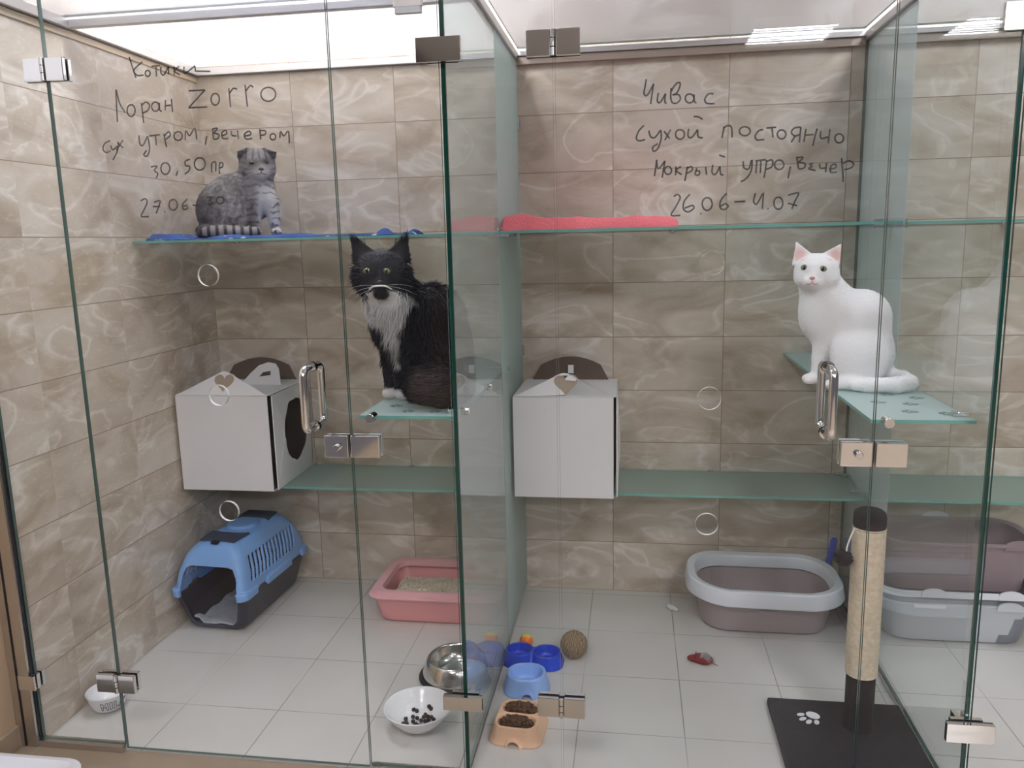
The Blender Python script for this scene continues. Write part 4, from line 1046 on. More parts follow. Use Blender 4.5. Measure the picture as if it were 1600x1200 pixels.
mouse('toy_mouse', 'red felt toy mouse with a white fluffy patch on the floor tiles', (1.882, -0.522, 0), -0.25, .082, 'red', True, 'red', False)
mouse('toy_mouse', 'small white felt toy mouse beside the back wall left of the mauve grey tray', (1.811, -0.150, 0), 2.5, .048, 'mousew', False, 'mousew', True)

# ------------------------------------------------------------------ textiles on the upper shelves
def slab(name, x0, x1, y0, y1, z0, hf, mat, label, cat, n=70, amp=.004, seed=1):
    r_ = random.Random(seed); ph = [r_.uniform(0, 6) for _ in range(8)]
    rings = []; S = 22
    for i in range(n):
        u = i/(n-1); x = x0+(x1-x0)*u
        e = min(1.0, math.sqrt(max(0, 1-(1-min(u, 1-u)/.02)**2)) if min(u, 1-u) < .02 else 1)
        ring = []
        for k in range(S+1):
            v = k/S; y = y0+(y1-y0)*v+.008*math.sin(13*u+ph[0])*math.sin(5*v)
            hh = hf(u, v)*e*min(1, math.sqrt(max(0, 1-(1-min(v, 1-v)/.05)**2)) if min(v, 1-v) < .05 else 1)
            hh = max(.0015, hh+amp*(math.sin(17*u+ph[1]+3*v)*.5+math.sin(41*u+ph[2]-6*v)*.3+math.sin(73*u+11*v+ph[3])*.2)*min(1, hh/.01))
            ring.append((x, y, z0+.0006+hh))
        ring += [(x, y0+(y1-y0)*(S-k)/S, z0+.0004) for k in range(S+1)]
        rings.append(ring)
    return tag(MB().rings(rings).build(name, M[mat], None, True), label, cat)
bl = slab('fleece_blanket', 1.256, 1.797, -.485, -.10, 1.391, lambda u, v: .037+.012*math.exp(-((u-.12)/.1)**2)-.006*u, 'fleece', 'coral pink fleece blanket folded flat on the middle upper shelf', 'blanket', 90, .004, 4)
me = bl.data; fb = MB()
for f in me.polygons:
    c = f.center; nrm = f.normal
    if f.area < 1e-7 or nrm.z < -.5: continue
    for q in range(2):
        j = Vector((rnd.uniform(-1, 1), rnd.uniform(-1, 1), rnd.uniform(-.4, .6))); p = c+Vector((rnd.uniform(-.003, .003), rnd.uniform(-.008, .008), -.001))
        d = (nrm+.7*j).normalized()*.006; s = d.orthogonal().normalized()*.0007
        if p.z < 1.3925: continue
        fb.add([p-s, p+s, p+d], [(0, 1, 2)])
fb.build('fur', M['fleece2'], bl)['kind'] = 'stuff'
def clothh(u, v):
    h = .010+.004*math.sin(9*u+3)+.003*math.sin(23*u+5*v)
    h += .020*math.exp(-((u-.06)/.07)**4)*(.4+.6*v)
    h += .022*max(0, math.sin(40*u+7*v))*math.exp(-((u-.93)/.06)**2)
    return h*(1-.35*math.exp(-((u-.72)/.2)**2))
slab('blue_cloth', .062, .905, -.485, -.06, 1.387, clothh, 'cloth', 'blue and white patterned cloth spread under the tabby cat', 'cloth', 120, .003, 9)

# ------------------------------------------------------------------ handwriting on the doors (marker on the outer face of the glass)
INK_L = (((0.5005,1.8017),(0.5058,1.7802),(0.5126,1.7542)),((0.5323,1.7891),(0.5087,1.7715),(0.5172,1.7598),(0.5329,1.76)),((0.5437,1.7697),(0.5467,1.7687),(0.5487,1.7661),(0.5492,1.7626),(0.548,1.7593),(0.5454,1.7569),(0.5422,1.7561),(0.5392,1.7572),(0.5372,1.7598),(0.5368,1.7632),(0.538,1.7666),(0.5405,1.769),(0.5437,1.7697)),((0.5544,1.7777),(0.5758,1.7786)),((0.5653,1.7781),(0.5648,1.7669),(0.5643,1.755)),((0.5783,1.7764),(0.5761,1.7629),(0.5832,1.7575),(0.5968,1.7755)),((0.5968,1.7755),(0.595,1.7586)),((0.6102,1.7748),(0.6094,1.7561)),((0.6237,1.7747),(0.6111,1.7645),(0.6237,1.7554)),((0.6351,1.7735),(0.6345,1.7593),(0.6456,1.7628),(0.662,1.7737)),((0.662,1.7737),(0.6626,1.7602)),((0.6647,1.7618),(0.6988,1.7593)),((0.4538,1.658),(0.4556,1.6929),(0.4586,1.731)),((0.4593,1.7303),(0.4647,1.6995),(0.4769,1.678)),((0.4932,1.6957),(0.4981,1.6937),(0.5013,1.6887),(0.5019,1.6821),(0.4998,1.6756),(0.4955,1.6709),(0.4902,1.6694),(0.4852,1.6714),(0.482,1.6764),(0.4814,1.683),(0.4836,1.6896),(0.4879,1.6942),(0.4932,1.6957)),((0.52,1.6987),(0.5202,1.6761),(0.5208,1.6534)),((0.5192,1.6918),(0.5308,1.6999),(0.5402,1.6925),(0.5338,1.6807),(0.5214,1.676)),((0.5554,1.6987),(0.5599,1.6971),(0.5629,1.6932),(0.5636,1.688),(0.5618,1.6829),(0.558,1.6792),(0.5531,1.6781),(0.5486,1.6797),(0.5456,1.6836),(0.5449,1.6888),(0.5467,1.694),(0.5506,1.6976),(0.5554,1.6987)),((0.565,1.6966),(0.5644,1.681),(0.5691,1.6767)),((0.5812,1.7027),(0.5779,1.6787)),((0.579,1.689),(0.5935,1.6901)),((0.5962,1.7037),(0.5962,1.6744)),((0.6412,1.7194),(0.6816,1.7195)),((0.6816,1.7195),(0.6374,1.6819)),((0.6374,1.6819),(0.6837,1.6818)),((0.7064,1.7108),(0.7114,1.7089),(0.7147,1.704),(0.7154,1.6975),(0.7135,1.6911),(0.7093,1.6865),(0.7039,1.685),(0.699,1.687),(0.6956,1.6919),(0.6949,1.6984),(0.6969,1.7048),(0.7011,1.7094),(0.7064,1.7108)),((0.7408,1.7207),(0.7409,1.7003),(0.7415,1.6782)),((0.7416,1.7088),(0.7513,1.7195),(0.7602,1.7171)),((0.781,1.7262),(0.7816,1.7018),(0.7825,1.678)),((0.7817,1.712),(0.7932,1.7236),(0.8004,1.7195)),((0.8366,1.7177),(0.8454,1.7153),(0.8515,1.7094),(0.8533,1.7018),(0.8503,1.6943),(0.8433,1.6891),(0.8342,1.6875),(0.8254,1.6899),(0.8193,1.6958),(0.8175,1.7035),(0.8205,1.7109),(0.8275,1.7161),(0.8366,1.7177)),((0.4295,1.6167),(0.4151,1.6108),(0.4087,1.5979),(0.4166,1.5898),(0.4283,1.5936)),((0.4294,1.606),(0.4342,1.5952),(0.4465,1.6036)),((0.4511,1.6123),(0.445,1.5912),(0.4314,1.5721)),((0.4475,1.6124),(0.4619,1.5984)),((0.4633,1.6167),(0.4429,1.5941)),((0.505,1.626),(0.5056,1.6066),(0.5131,1.6027),(0.5273,1.6233)),((0.5273,1.6233),(0.5293,1.595),(0.521,1.5777),(0.5126,1.5808),(0.5209,1.5911)),((0.5313,1.6231),(0.5592,1.6255)),((0.5472,1.6243),(0.5475,1.6014)),((0.5692,1.6269),(0.5706,1.611),(0.573,1.5962)),((0.5693,1.6209),(0.5814,1.6309),(0.5852,1.6227),(0.5725,1.6138)),((0.6056,1.6299),(0.6107,1.6284),(0.6142,1.6247),(0.6151,1.6197),(0.6132,1.6149),(0.609,1.6115),(0.6036,1.6104),(0.5984,1.6119),(0.5949,1.6157),(0.594,1.6206),(0.596,1.6254),(0.6002,1.6288),(0.6056,1.6299)),((0.6216,1.6107),(0.6253,1.6315),(0.6334,1.6197),(0.6483,1.6358),(0.6504,1.6106)),((0.6763,1.6172),(0.6709,1.5976)),((0.6926,1.6339),(0.6922,1.6097)),((0.6924,1.6322),(0.7045,1.6334),(0.6942,1.6228)),((0.6942,1.6228),(0.7069,1.6188),(0.7031,1.6103),(0.6922,1.6093)),((0.714,1.6164),(0.7263,1.6204),(0.7239,1.6281),(0.7146,1.6226),(0.7161,1.6101),(0.7296,1.6099)),((0.738,1.6268),(0.739,1.6164),(0.7503,1.6142)),((0.7533,1.6269),(0.7542,1.6065)),((0.7701,1.6134),(0.7856,1.6162),(0.7817,1.624),(0.7696,1.6169),(0.7733,1.6064),(0.7886,1.6075)),((0.8085,1.6273),(0.8089,1.6043)),((0.8082,1.6236),(0.8218,1.623),(0.8203,1.6148),(0.8092,1.6132)),((0.8397,1.6157),(0.843,1.6147),(0.8453,1.6121),(0.8459,1.6086),(0.8447,1.6052),(0.8421,1.6028),(0.8386,1.6021),(0.8353,1.6031),(0.833,1.6057),(0.8324,1.6092),(0.8335,1.6126),(0.8362,1.615),(0.8397,1.6157)),((0.8558,1.6055),(0.8589,1.6201),(0.8659,1.6095),(0.8776,1.62),(0.8778,1.5933)),((0.5274,1.5526),(0.5438,1.5538),(0.5357,1.5444),(0.544,1.537),(0.5385,1.5265)),((0.5661,1.5611),(0.5716,1.5591),(0.5752,1.5541),(0.5761,1.5473),(0.5738,1.5406),(0.5691,1.5358),(0.5632,1.5342),(0.5576,1.5362),(0.554,1.5413),(0.5531,1.5481),(0.5554,1.5548),(0.5601,1.5595),(0.5661,1.5611)),((0.5952,1.5413),(0.5905,1.5305)),((0.6296,1.5666),(0.6175,1.5628),(0.6165,1.553),(0.6267,1.5498),(0.6238,1.5403),(0.6125,1.5333)),((0.6541,1.5692),(0.6607,1.5671),(0.6652,1.5618),(0.6663,1.5547),(0.6638,1.5477),(0.6583,1.5428),(0.6513,1.5411),(0.6447,1.5432),(0.6402,1.5486),(0.6391,1.5557),(0.6416,1.5626),(0.6471,1.5676),(0.6541,1.5692)),((0.6811,1.5344),(0.6831,1.5548),(0.693,1.5572),(0.691,1.5362)),((0.7002,1.5303),(0.7024,1.5541),(0.711,1.5545),(0.7087,1.5462),(0.7023,1.5443)),((0.4926,1.4747),(0.5044,1.4798),(0.509,1.4706),(0.4957,1.4492),(0.4897,1.4384),(0.5094,1.4376)),((0.5263,1.4701),(0.543,1.4732),(0.5295,1.4446)),((0.5224,1.4608),(0.5417,1.4606)),((0.5511,1.4484),(0.553,1.4465)),((0.5768,1.4758),(0.582,1.474),(0.5854,1.4693),(0.5862,1.4629),(0.5841,1.4567),(0.5797,1.4522),(0.5742,1.4507),(0.569,1.4525),(0.5655,1.4572),(0.5648,1.4636),(0.5669,1.4698),(0.5713,1.4743),(0.5768,1.4758)),((0.6133,1.4754),(0.6003,1.4643),(0.6006,1.4521),(0.6111,1.4539),(0.6102,1.4605),(0.6005,1.4586)),((0.6249,1.4608),(0.6445,1.4595)),((0.662,1.4779),(0.6758,1.4782),(0.6688,1.4713),(0.6772,1.4643),(0.664,1.4618)),((0.6973,1.4783),(0.7021,1.4771),(0.7054,1.4741),(0.7063,1.4702),(0.7046,1.4663),(0.7008,1.4635),(0.6958,1.4626),(0.6911,1.4638),(0.6878,1.4668),(0.6868,1.4708),(0.6885,1.4746),(0.6923,1.4774),(0.6973,1.4783)))
INK_R = (((1.6878,1.6926),(1.6852,1.6781),(1.683,1.6636),(1.6901,1.66),(1.703,1.6821)),((1.703,1.6831),(1.6998,1.6612),(1.697,1.6417)),((1.7133,1.6638),(1.7111,1.6476),(1.7171,1.644),(1.7284,1.6614)),((1.7284,1.6614),(1.7269,1.6452),(1.7306,1.6415)),((1.7399,1.6722),(1.7392,1.6528),(1.7426,1.6415)),((1.7403,1.6657),(1.7456,1.6752),(1.7541,1.6828),(1.7588,1.6784),(1.7524,1.6625),(1.7425,1.6575)),((1.7451,1.6583),(1.7558,1.6578),(1.7593,1.6486),(1.752,1.6411),(1.7426,1.6415)),((1.7784,1.6584),(1.7829,1.6569),(1.7862,1.6535),(1.7875,1.6489),(1.7864,1.6444),(1.7832,1.6412),(1.7787,1.6402),(1.7742,1.6416),(1.7708,1.6451),(1.7696,1.6497),(1.7707,1.6542),(1.7739,1.6574),(1.7784,1.6584)),((1.7877,1.657),(1.7886,1.6423),(1.7933,1.6398)),((1.828,1.6563),(1.8175,1.6562),(1.8101,1.6462),(1.8145,1.6376),(1.8304,1.6362)),((1.6834,1.5986),(1.6722,1.5868),(1.6672,1.572),(1.674,1.5668),(1.6859,1.5689)),((1.6936,1.5875),(1.6971,1.5751),(1.7063,1.5721),(1.718,1.5865)),((1.719,1.5875),(1.7199,1.5689),(1.7133,1.5492),(1.7045,1.5436),(1.7024,1.5523),(1.7132,1.5592)),((1.7258,1.5845),(1.7381,1.5688)),((1.74,1.5873),(1.7277,1.5659)),((1.7595,1.5864),(1.7642,1.5849),(1.7677,1.5812),(1.769,1.5762),(1.7678,1.5713),(1.7644,1.5678),(1.7597,1.5666),(1.755,1.5682),(1.7515,1.5719),(1.7502,1.5769),(1.7514,1.5818),(1.7548,1.5853),(1.7595,1.5864)),((1.7779,1.5873),(1.7764,1.5732),(1.7839,1.569),(1.7963,1.5849)),((1.7963,1.5849),(1.7979,1.5701),(1.8073,1.5674)),((1.7875,1.6118),(1.7965,1.6111),(1.8066,1.6054)),((1.8472,1.5658),(1.8495,1.5778),(1.8513,1.5891)),((1.85,1.5853),(1.8585,1.5905),(1.8665,1.5862),(1.8683,1.5656)),((1.8938,1.5867),(1.8994,1.5852),(1.9036,1.5817),(1.9052,1.5771),(1.9038,1.5726),(1.8998,1.5694),(1.8943,1.5684),(1.8886,1.5699),(1.8845,1.5734),(1.8828,1.578),(1.8842,1.5825),(1.8882,1.5857),(1.8938,1.5867)),((1.9316,1.5793),(1.9225,1.577),(1.9156,1.5669),(1.9198,1.5586),(1.9345,1.5593)),((1.938,1.5822),(1.9581,1.583)),((1.9494,1.5824),(1.952,1.5622)),((1.969,1.577),(1.9734,1.5756),(1.9767,1.5722),(1.9781,1.5676),(1.9771,1.5631),(1.974,1.5599),(1.9696,1.5589),(1.9652,1.5603),(1.9619,1.5637),(1.9606,1.5683),(1.9616,1.5728),(1.9647,1.576),(1.969,1.577)),((2.0076,1.5809),(1.9951,1.5798),(1.9889,1.571),(1.997,1.5636),(2.0056,1.5665)),((2.0079,1.5809),(2.0059,1.5503)),((1.997,1.5636),(1.9894,1.5509)),((2.018,1.5773),(2.0152,1.5509)),((2.0163,1.5644),(2.0342,1.5653)),((2.0404,1.577),(2.0364,1.5588),(2.0332,1.5421)),((2.048,1.5718),(2.0487,1.5567),(2.0632,1.5593)),((2.0661,1.5743),(2.0638,1.5461)),((2.085,1.5642),(2.0893,1.5628),(2.0926,1.5594),(2.094,1.5548),(2.0931,1.5504),(2.0901,1.5472),(2.0858,1.5462),(2.0815,1.5475),(2.0782,1.551),(2.0768,1.5555),(2.0777,1.56),(2.0807,1.5632),(2.085,1.5642)),((1.7111,1.526),(1.7089,1.5086),(1.7063,1.4912)),((1.7105,1.5253),(1.7147,1.5067),(1.7285,1.523)),((1.7285,1.523),(1.7228,1.4873)),((1.7351,1.511),(1.7388,1.5098),(1.7416,1.5066),(1.7427,1.5024),(1.7417,1.4982),(1.739,1.4952),(1.7353,1.4942),(1.7315,1.4955),(1.7288,1.4987),(1.7277,1.5029),(1.7287,1.5071),(1.7314,1.51),(1.7351,1.511)),((1.7524,1.5104),(1.7513,1.4917)),((1.7626,1.5101),(1.7525,1.502),(1.7645,1.4926)),((1.7761,1.5096),(1.7736,1.4929),(1.7711,1.4789)),((1.7741,1.5043),(1.7842,1.5093),(1.7863,1.5012),(1.7743,1.4946)),((1.7963,1.5055),(1.7929,1.4923),(1.8013,1.4913),(1.8012,1.4993),(1.7938,1.4989)),((1.8144,1.5072),(1.8168,1.4908)),((1.8294,1.511),(1.8281,1.4951),(1.8355,1.4908),(1.8445,1.5071)),((1.8445,1.5071),(1.8462,1.4911),(1.8523,1.4896)),((1.8423,1.5307),(1.8547,1.5256)),((1.8924,1.516),(1.8944,1.5027),(1.9044,1.5001),(1.9092,1.518)),((1.9111,1.5186),(1.9095,1.4956),(1.8991,1.4794),(1.8886,1.4737)),((1.9171,1.5158),(1.9394,1.5176)),((1.9205,1.5143),(1.9192,1.4906)),((1.929,1.5153),(1.9284,1.4903)),((1.9407,1.5169),(1.939,1.4988),(1.9363,1.4801)),((1.9392,1.513),(1.9516,1.5165),(1.9523,1.5033),(1.9391,1.4972)),((1.9663,1.5159),(1.971,1.5145),(1.9746,1.5107),(1.9761,1.5058),(1.975,1.5009),(1.9716,1.4974),(1.967,1.4962),(1.9622,1.4977),(1.9586,1.5014),(1.9571,1.5064),(1.9582,1.5113),(1.9616,1.5148),(1.9663,1.5159)),((1.9899,1.502),(1.9856,1.4771)),((2.0018,1.5218),(2.006,1.4975)),((2.0003,1.5193),(2.0148,1.5194),(2.0055,1.5099)),((2.0055,1.5099),(2.0186,1.5068),(2.0173,1.4977),(2.006,1.4962)),((2.0354,1.5069),(2.0283,1.5052),(2.0337,1.5011),(2.0271,1.4958),(2.0408,1.4917)),((2.0493,1.5054),(2.05,1.4966),(2.0609,1.4962)),((2.0624,1.5066),(2.0613,1.4874)),((2.0681,1.494),(2.0805,1.4955),(2.0811,1.5033),(2.072,1.5004),(2.0716,1.4873),(2.0844,1.4872)),((2.0921,1.5152),(2.0951,1.4917),(2.0976,1.4665)),((2.0952,1.5041),(2.1077,1.5091),(2.1169,1.5023),(2.1116,1.4944),(2.098,1.4916)),((1.7478,1.4466),(1.7562,1.4514),(1.7618,1.4435),(1.7522,1.4244),(1.7431,1.4076),(1.7626,1.4067)),((1.7824,1.4513),(1.7707,1.4364),(1.7689,1.4205),(1.7789,1.4134),(1.791,1.4206),(1.7882,1.4271),(1.7713,1.4215)),((1.8055,1.4103),(1.8072,1.4082)),((1.8191,1.4427),(1.8243,1.4408),(1.8282,1.4357),(1.8298,1.4289),(1.8285,1.4222),(1.8248,1.4174),(1.8196,1.4157),(1.8143,1.4176),(1.8104,1.4227),(1.8088,1.4295),(1.8101,1.4363),(1.8139,1.4411),(1.8191,1.4427)),((1.8599,1.4506),(1.8484,1.4368),(1.8464,1.4217),(1.8553,1.416),(1.8635,1.4229),(1.8577,1.4285),(1.8464,1.4227)),((1.8764,1.432),(1.8987,1.4326)),((1.9198,1.4487),(1.9163,1.4321),(1.9231,1.4262),(1.9344,1.4476)),((1.9363,1.4499),(1.9351,1.4152)),((1.946,1.4165),(1.9477,1.4145)),((1.9673,1.4393),(1.972,1.4374),(1.9755,1.4327),(1.9769,1.4263),(1.9759,1.42),(1.9727,1.4155),(1.9682,1.4139),(1.9635,1.4157),(1.9599,1.4205),(1.9585,1.4269),(1.9595,1.4332),(1.9627,1.4377),(1.9673,1.4393)),((1.9869,1.4423),(2.0083,1.447),(2.002,1.4306),(1.9955,1.4135)),((1.9868,1.426),(2.0064,1.4202)))
def handwriting(t, strokes, w):
    mb = MB()
    for st in strokes:
        P = spline([(a, YG0-0.0003, b) for a, b in st], 4)
        mb.tube(P, w, 6, flat=(1, 0.12, 1))
    return mb.build('handwriting', M['ink'], t)
handwriting(door1, INK_L, 0.0018)
handwriting(door2, INK_R, 0.0018)

# ------------------------------------------------------------------ cats
nr = np.random.RandomState(5)
def wav(P, sc, seed, oct=3):
    r = np.random.RandomState(seed); out = np.zeros(len(P))
    for o_ in range(oct):
        for _ in range(5):
            k = r.normal(size=3); k /= np.linalg.norm(k)
            out += np.sin(P@k/sc*(2**o_)*2*PI+r.uniform(0, 6.28))*0.5**o_
    return out/4.0
def U(P, prims):
    d = None
    for p in prims:
        k = p[-1]
        if p[0] == 'e': q = d_ell(P, p[1], p[2], p[3] if len(p) > 4 else None)
        elif p[0] == 'c': q = d_cone(P, *p[1:5])
        elif p[0] == 'ear': q = d_ear(P, *p[1:6])
        d = q if d is None else smin(d, q, k)
    return d
def rotd(deg):
    a = math.radians(deg); c, s = math.cos(a), math.sin(a)   # rotation in the u-w plane
    return np.array([[c, 0, -s], [0, 1, 0], [s, 0, c]])

class Cat:
    def __init__(s, label, base, scale, az, prims, lo, hi, h, colf, it=2, xmax=None):
        s.s = scale; a = math.radians(az)
        s.B = np.array([[math.cos(a), -math.sin(a), 0], [math.sin(a), math.cos(a), 0], [0, 0, 1.0]])   # rows: u, d, w axes in the world
        bx = base[0]
        s.f = (lambda P: U(P, prims)) if xmax is None else (lambda P: smax(U(P, prims), ((P@s.B)[:, 0]*scale+bx-xmax)/scale, 8.0))
        V, Q = surf_net(s.f, lo, hi, h)
        V = smooth_mesh(V, Q, it)
        s.V, s.Q = V, Q; s.N = vnormals(V, Q); s.colf = colf
        s.t = thing('cat', label, 'cat', base)
        s.body = link_mesh('body', s.W(V), Q, M['fur'], None, s.t, True, None, colf(V, s.N))
    def W(s, P): return (np.asarray(P, float)*s.s)@s.B
    def depth(s, u, w, d0=-120, d1=120):
        ds = np.linspace(d0, d1, 600); P = np.stack([np.full(600, u), ds, np.full(600, w)], 1)
        v = s.f(P); i = np.argmax(v < 0); return ds[i]
    def eye(s, u, w, rx, rw, iris, prx, prw, sink=.35, tilt=0):
        d = s.depth(u, w)
        def ell(c, r, name, mat, par):
            th = np.linspace(0, PI, 11); ph = np.linspace(0, 2*PI, 21)[:-1]
            mb = MB().ball((0, 0, 0), (r[0], r[1], r[2]), 20, 12)
            P = np.array(mb.V)@rotd(tilt).T+np.array(c)
            return link_mesh(name, s.W(P), mb.F, M[mat], None, par, True)
        dd = min(rx, rw)*.8
        e = ell((u, d+dd*sink, w), (rx, dd, rw), 'eye', iris, s.t)
        ell((u, d+dd*sink-dd*.62, w), (prx, dd*.46, prw), 'pupil', 'pupil', e)
        ell((u-rx*.3+1, d+dd*sink-dd*1.0, w+rw*.45), (rx*.09, dd*.06, rw*.10), 'glint', 'whisk', e)  # eye highlight modelled as a tiny white ball
        return e
    def blob(s, name, u, w, r, mat, sink=.3):
        d = s.depth(u, w)
        mb = MB().ball((0, 0, 0), r, 16, 10)
        return link_mesh(name, s.W(np.array(mb.V)+np.array([u, d+r[1]*sink, w])), mb.F, M[mat], None, s.t, True)
    def line(s, name, pts, r, mat):
        mb = MB()
        for st in pts:
            P = [Vector((u, s.depth(u, w)-.15, w)) for u, w in st]
            mb.tube([tuple(p) for p in spline(P, 4)], r, 6)
        return link_mesh(name, s.W(mb.V), mb.F, M[mat], None, s.t, True)
    def whiskers(s, spots, mat, r=.22):
        mb = MB()
        for (u, w, du, dw, curl) in spots:
            d = s.depth(u, w)+.5
            P = [Vector((u+du*t, d-8*t+3*t*t, w+dw*t+curl*t*t)) for t in np.linspace(0, 1, 6)]
            mb.tube(P, [r*(1-.7*t) for t in np.linspace(0, 1, 6)], 5)
        return link_mesh('whiskers', s.W(mb.V), mb.F, M[mat], None, s.t, True)
    def fur(s, n, lenf, lift, width, flow, name='coat', colmul=(.85, 1.15), seed=3, mask=None, bend=.25):
        r = np.random.RandomState(seed)
        V, Q, N = s.V, s.Q, s.N
        A = np.linalg.norm(np.cross(V[Q[:, 2]]-V[Q[:, 0]], V[Q[:, 3]]-V[Q[:, 1]]), axis=1); A = A/A.sum()
        fi = r.choice(len(Q), n, p=A); w = r.dirichlet((1, 1, 1, 1), n)
        P = (V[Q[fi]]*w[:, :, None]).sum(1); NN = (N[Q[fi]]*w[:, :, None]).sum(1); NN /= np.linalg.norm(NN, axis=1)[:, None]+1e-9
        L = lenf(P, NN)*r.uniform(.7, 1.25, n)
        keep = L > .3
        if mask is not None: keep &= mask(P, NN)
        P, NN, L = P[keep], NN[keep], L[keep]; n = len(P)
        F = flow(P); F = F-NN*(F*NN).sum(1)[:, None]; F /= np.linalg.norm(F, axis=1)[:, None]+1e-9
        lf = lift(P) if callable(lift) else np.full(n, lift)
        D = F*np.sqrt(1-lf**2)[:, None]+NN*lf[:, None]+r.normal(size=(n, 3))*.16
        D /= np.linalg.norm(D, axis=1)[:, None]
        p0 = P-NN*.6; p1 = p0+D*L[:, None]*.55; D2 = D+F*bend-np.array([0, 0, bend*.5]); D2 /= np.linalg.norm(D2, axis=1)[:, None]; p2 = p1+D2*L[:, None]*.45
        S = np.cross(D, r.normal(size=(n, 3))); S /= np.linalg.norm(S, axis=1)[:, None]+1e-9; S *= (width*r.uniform(.7, 1.3, n))[:, None]
        W = np.stack([p0-S, p0+S, p1-S*.75, p1+S*.75, p2], 1).reshape(-1, 3)
        b = np.arange(n)*5
        quads = np.stack([b, b+1, b+3, b+2], 1).tolist(); tris = np.stack([b+2, b+3, b+4], 1).tolist()
        C = s.colf(P, NN)*r.uniform(colmul[0], colmul[1], n)[:, None]
        return link_mesh(name, s.W(W), quads+tris, M['furstrand'], None, s.t, False, None, np.repeat(np.clip(C, 0, 1), 5, axis=0), kind='stuff')

def mixc(a, b, f): return a*(1-f[:, None])+np.asarray(b)*f[:, None]
def sst(x, a, b):
    t = np.clip((x-a)/(b-a), 0, 1); return t*t*(3-2*t)

# --- white cat, sitting in profile with its face towards the camera
wp = [
 ('e', (24, 6, 58), (47, 42, 58), rotd(18), 1), ('e', (22, 6, 106), (43, 38, 44), rotd(35), 14), ('e', (-30, 12, 112), (40, 36, 48), rotd(-18), 18),
 ('c', (-34, 10, 132), (-46, 2, 170), 34, 29, 14), ('c', (-16, 10, 126), (-40, 4, 160), 28, 26, 12),
 ('e', (-46, -6, 177), (33.5, 31, 28.5), 6), ('e', (-60, -18, 167), (17, 15, 13), 8), ('e', (-32, -18, 166), (18, 15, 13), 8),
 ('e', (-49, -35, 163), (13, 10, 9), 6), ('e', (-49, -29, 156), (10, 9, 6.5), 8), ('c', (-48, -36, 170), (-47, -30, 184), 6, 7, 5),
 ('c', (-30, 4, 92), (-36, 4, 40), 19, 11.5, 12), ('c', (-36, 4, 40), (-38, 2, 12), 11.5, 10, 4), ('e', (-47, -2, 8), (14, 12, 8.5), 5), ('c', (-47, -2, 8), (-54, -6, 6), 7, 5.5, 3), ('c', (-46, -6, 8), (-52, -10, 6), 6.5, 5, 3),
 ('c', (-18, 24, 92), (-24, 26, 40), 18, 11, 12), ('c', (-24, 26, 40), (-25, 24, 12), 11, 10, 4), ('e', (-33, 20, 8), (14, 11, 8.5), 5),
 ('e', (22, -22, 44), (42, 24, 45), 10), ('c', (18, -40, 11), (-12, -42, 8), 11, 8, 7), ('e', (-16, -42, 7), (11, 9, 7.5), 4),
 ('c', (58, 8, 16), (84, -8, 14), 15, 13, 10), ('c', (84, -8, 14), (92, -28, 12), 13, 12.5, 4), ('c', (92, -28, 12), (74, -45, 11), 12.5, 12, 4), ('c', (74, -45, 11), (36, -50, 10), 12, 11, 4), ('c', (36, -50, 10), (18, -50, 9), 11, 8.5, 4),
 ('ear', (-80, -4, 189), (-55, -10, 203), (-77, 0, 221), (-.25, -1, .1), 2.2, 3), ('ear', (-37, -10, 203), (-15, -4, 190), (-13, 0, 217), (.3, -1, .1), 2.2, 3),
]
def wcol(P, N):
    c = np.tile(np.array([.85, .85, .86]), (len(P), 1))
    u, d, w = P.T
    for (cu, cw) in ((-71, 203), (-19, 202)):
        f = np.exp(-(((u-cu)/9)**2+((w-cw)/11)**2))*(N[:, 1] < -.35)*(w > 194)
        c = mixc(c, (.78, .47, .44), np.clip(f*1.15, 0, .85))
    f = np.exp(-(((u+49)/12)**2+((w-157)/7)**2))*(d < -25)
    return mixc(c, (.76, .66, .66), f*.5)
WC = Cat('short haired white cat sitting on the frosted step, tail curled round its feet', (2.244, -0.655, 0.942), .00178, 15, wp, (-98, -72, -3), (116, 62, 230), 1.5, wcol, xmax=2.421)
WC.eye(-62, 184.5, 5.6, 4.7, 'iris', 2.4, 3.6, .30, 8); WC.eye(-35.5, 182.5, 5.8, 4.7, 'iris', 2.5, 3.6, .30, -8)
WC.blob('nose', -49.5, 168.8, (4.3, 3.2, 2.8), 'nose')
WC.line('mouth', [[(-49.5, 166), (-49.3, 162.5)], [(-49.3, 162.5), (-53, 160), (-57, 160.5)], [(-49.3, 162.5), (-46, 160), (-42, 160.5)]], .75, 'nose')
WC.whiskers([(-58, 165, -28, 3, -6), (-58, 163, -27, -4, -6), (-57, 161, -24, -9, -5), (-41, 165, 28, 3, -6), (-41, 163, 27, -4, -6), (-42, 161, 24, -9, -5)], 'whisk')
def wflow(P): return np.stack([.5+0*P[:, 0], 0*P[:, 0], -1+0*P[:, 0]], 1)
def wlen(P, N):
    u, d, w = P.T
    L = np.where(w > 150, 3.2, 5.0); L = np.where((w > 190), 1.6, L); L = np.where((w < 12) & (u < 30), 2.0, L)
    for (eu, ew) in ((-62, 184), (-35, 182), (-49, 165)): L = np.where(((u-eu)**2+(w-ew)**2 < 100) & (d < -10), 0.0, L)
    return L
WC.fur(14000, lambda P, N: wlen(P, N)*.75, .30, .36, wflow, colmul=(.98, 1.06))

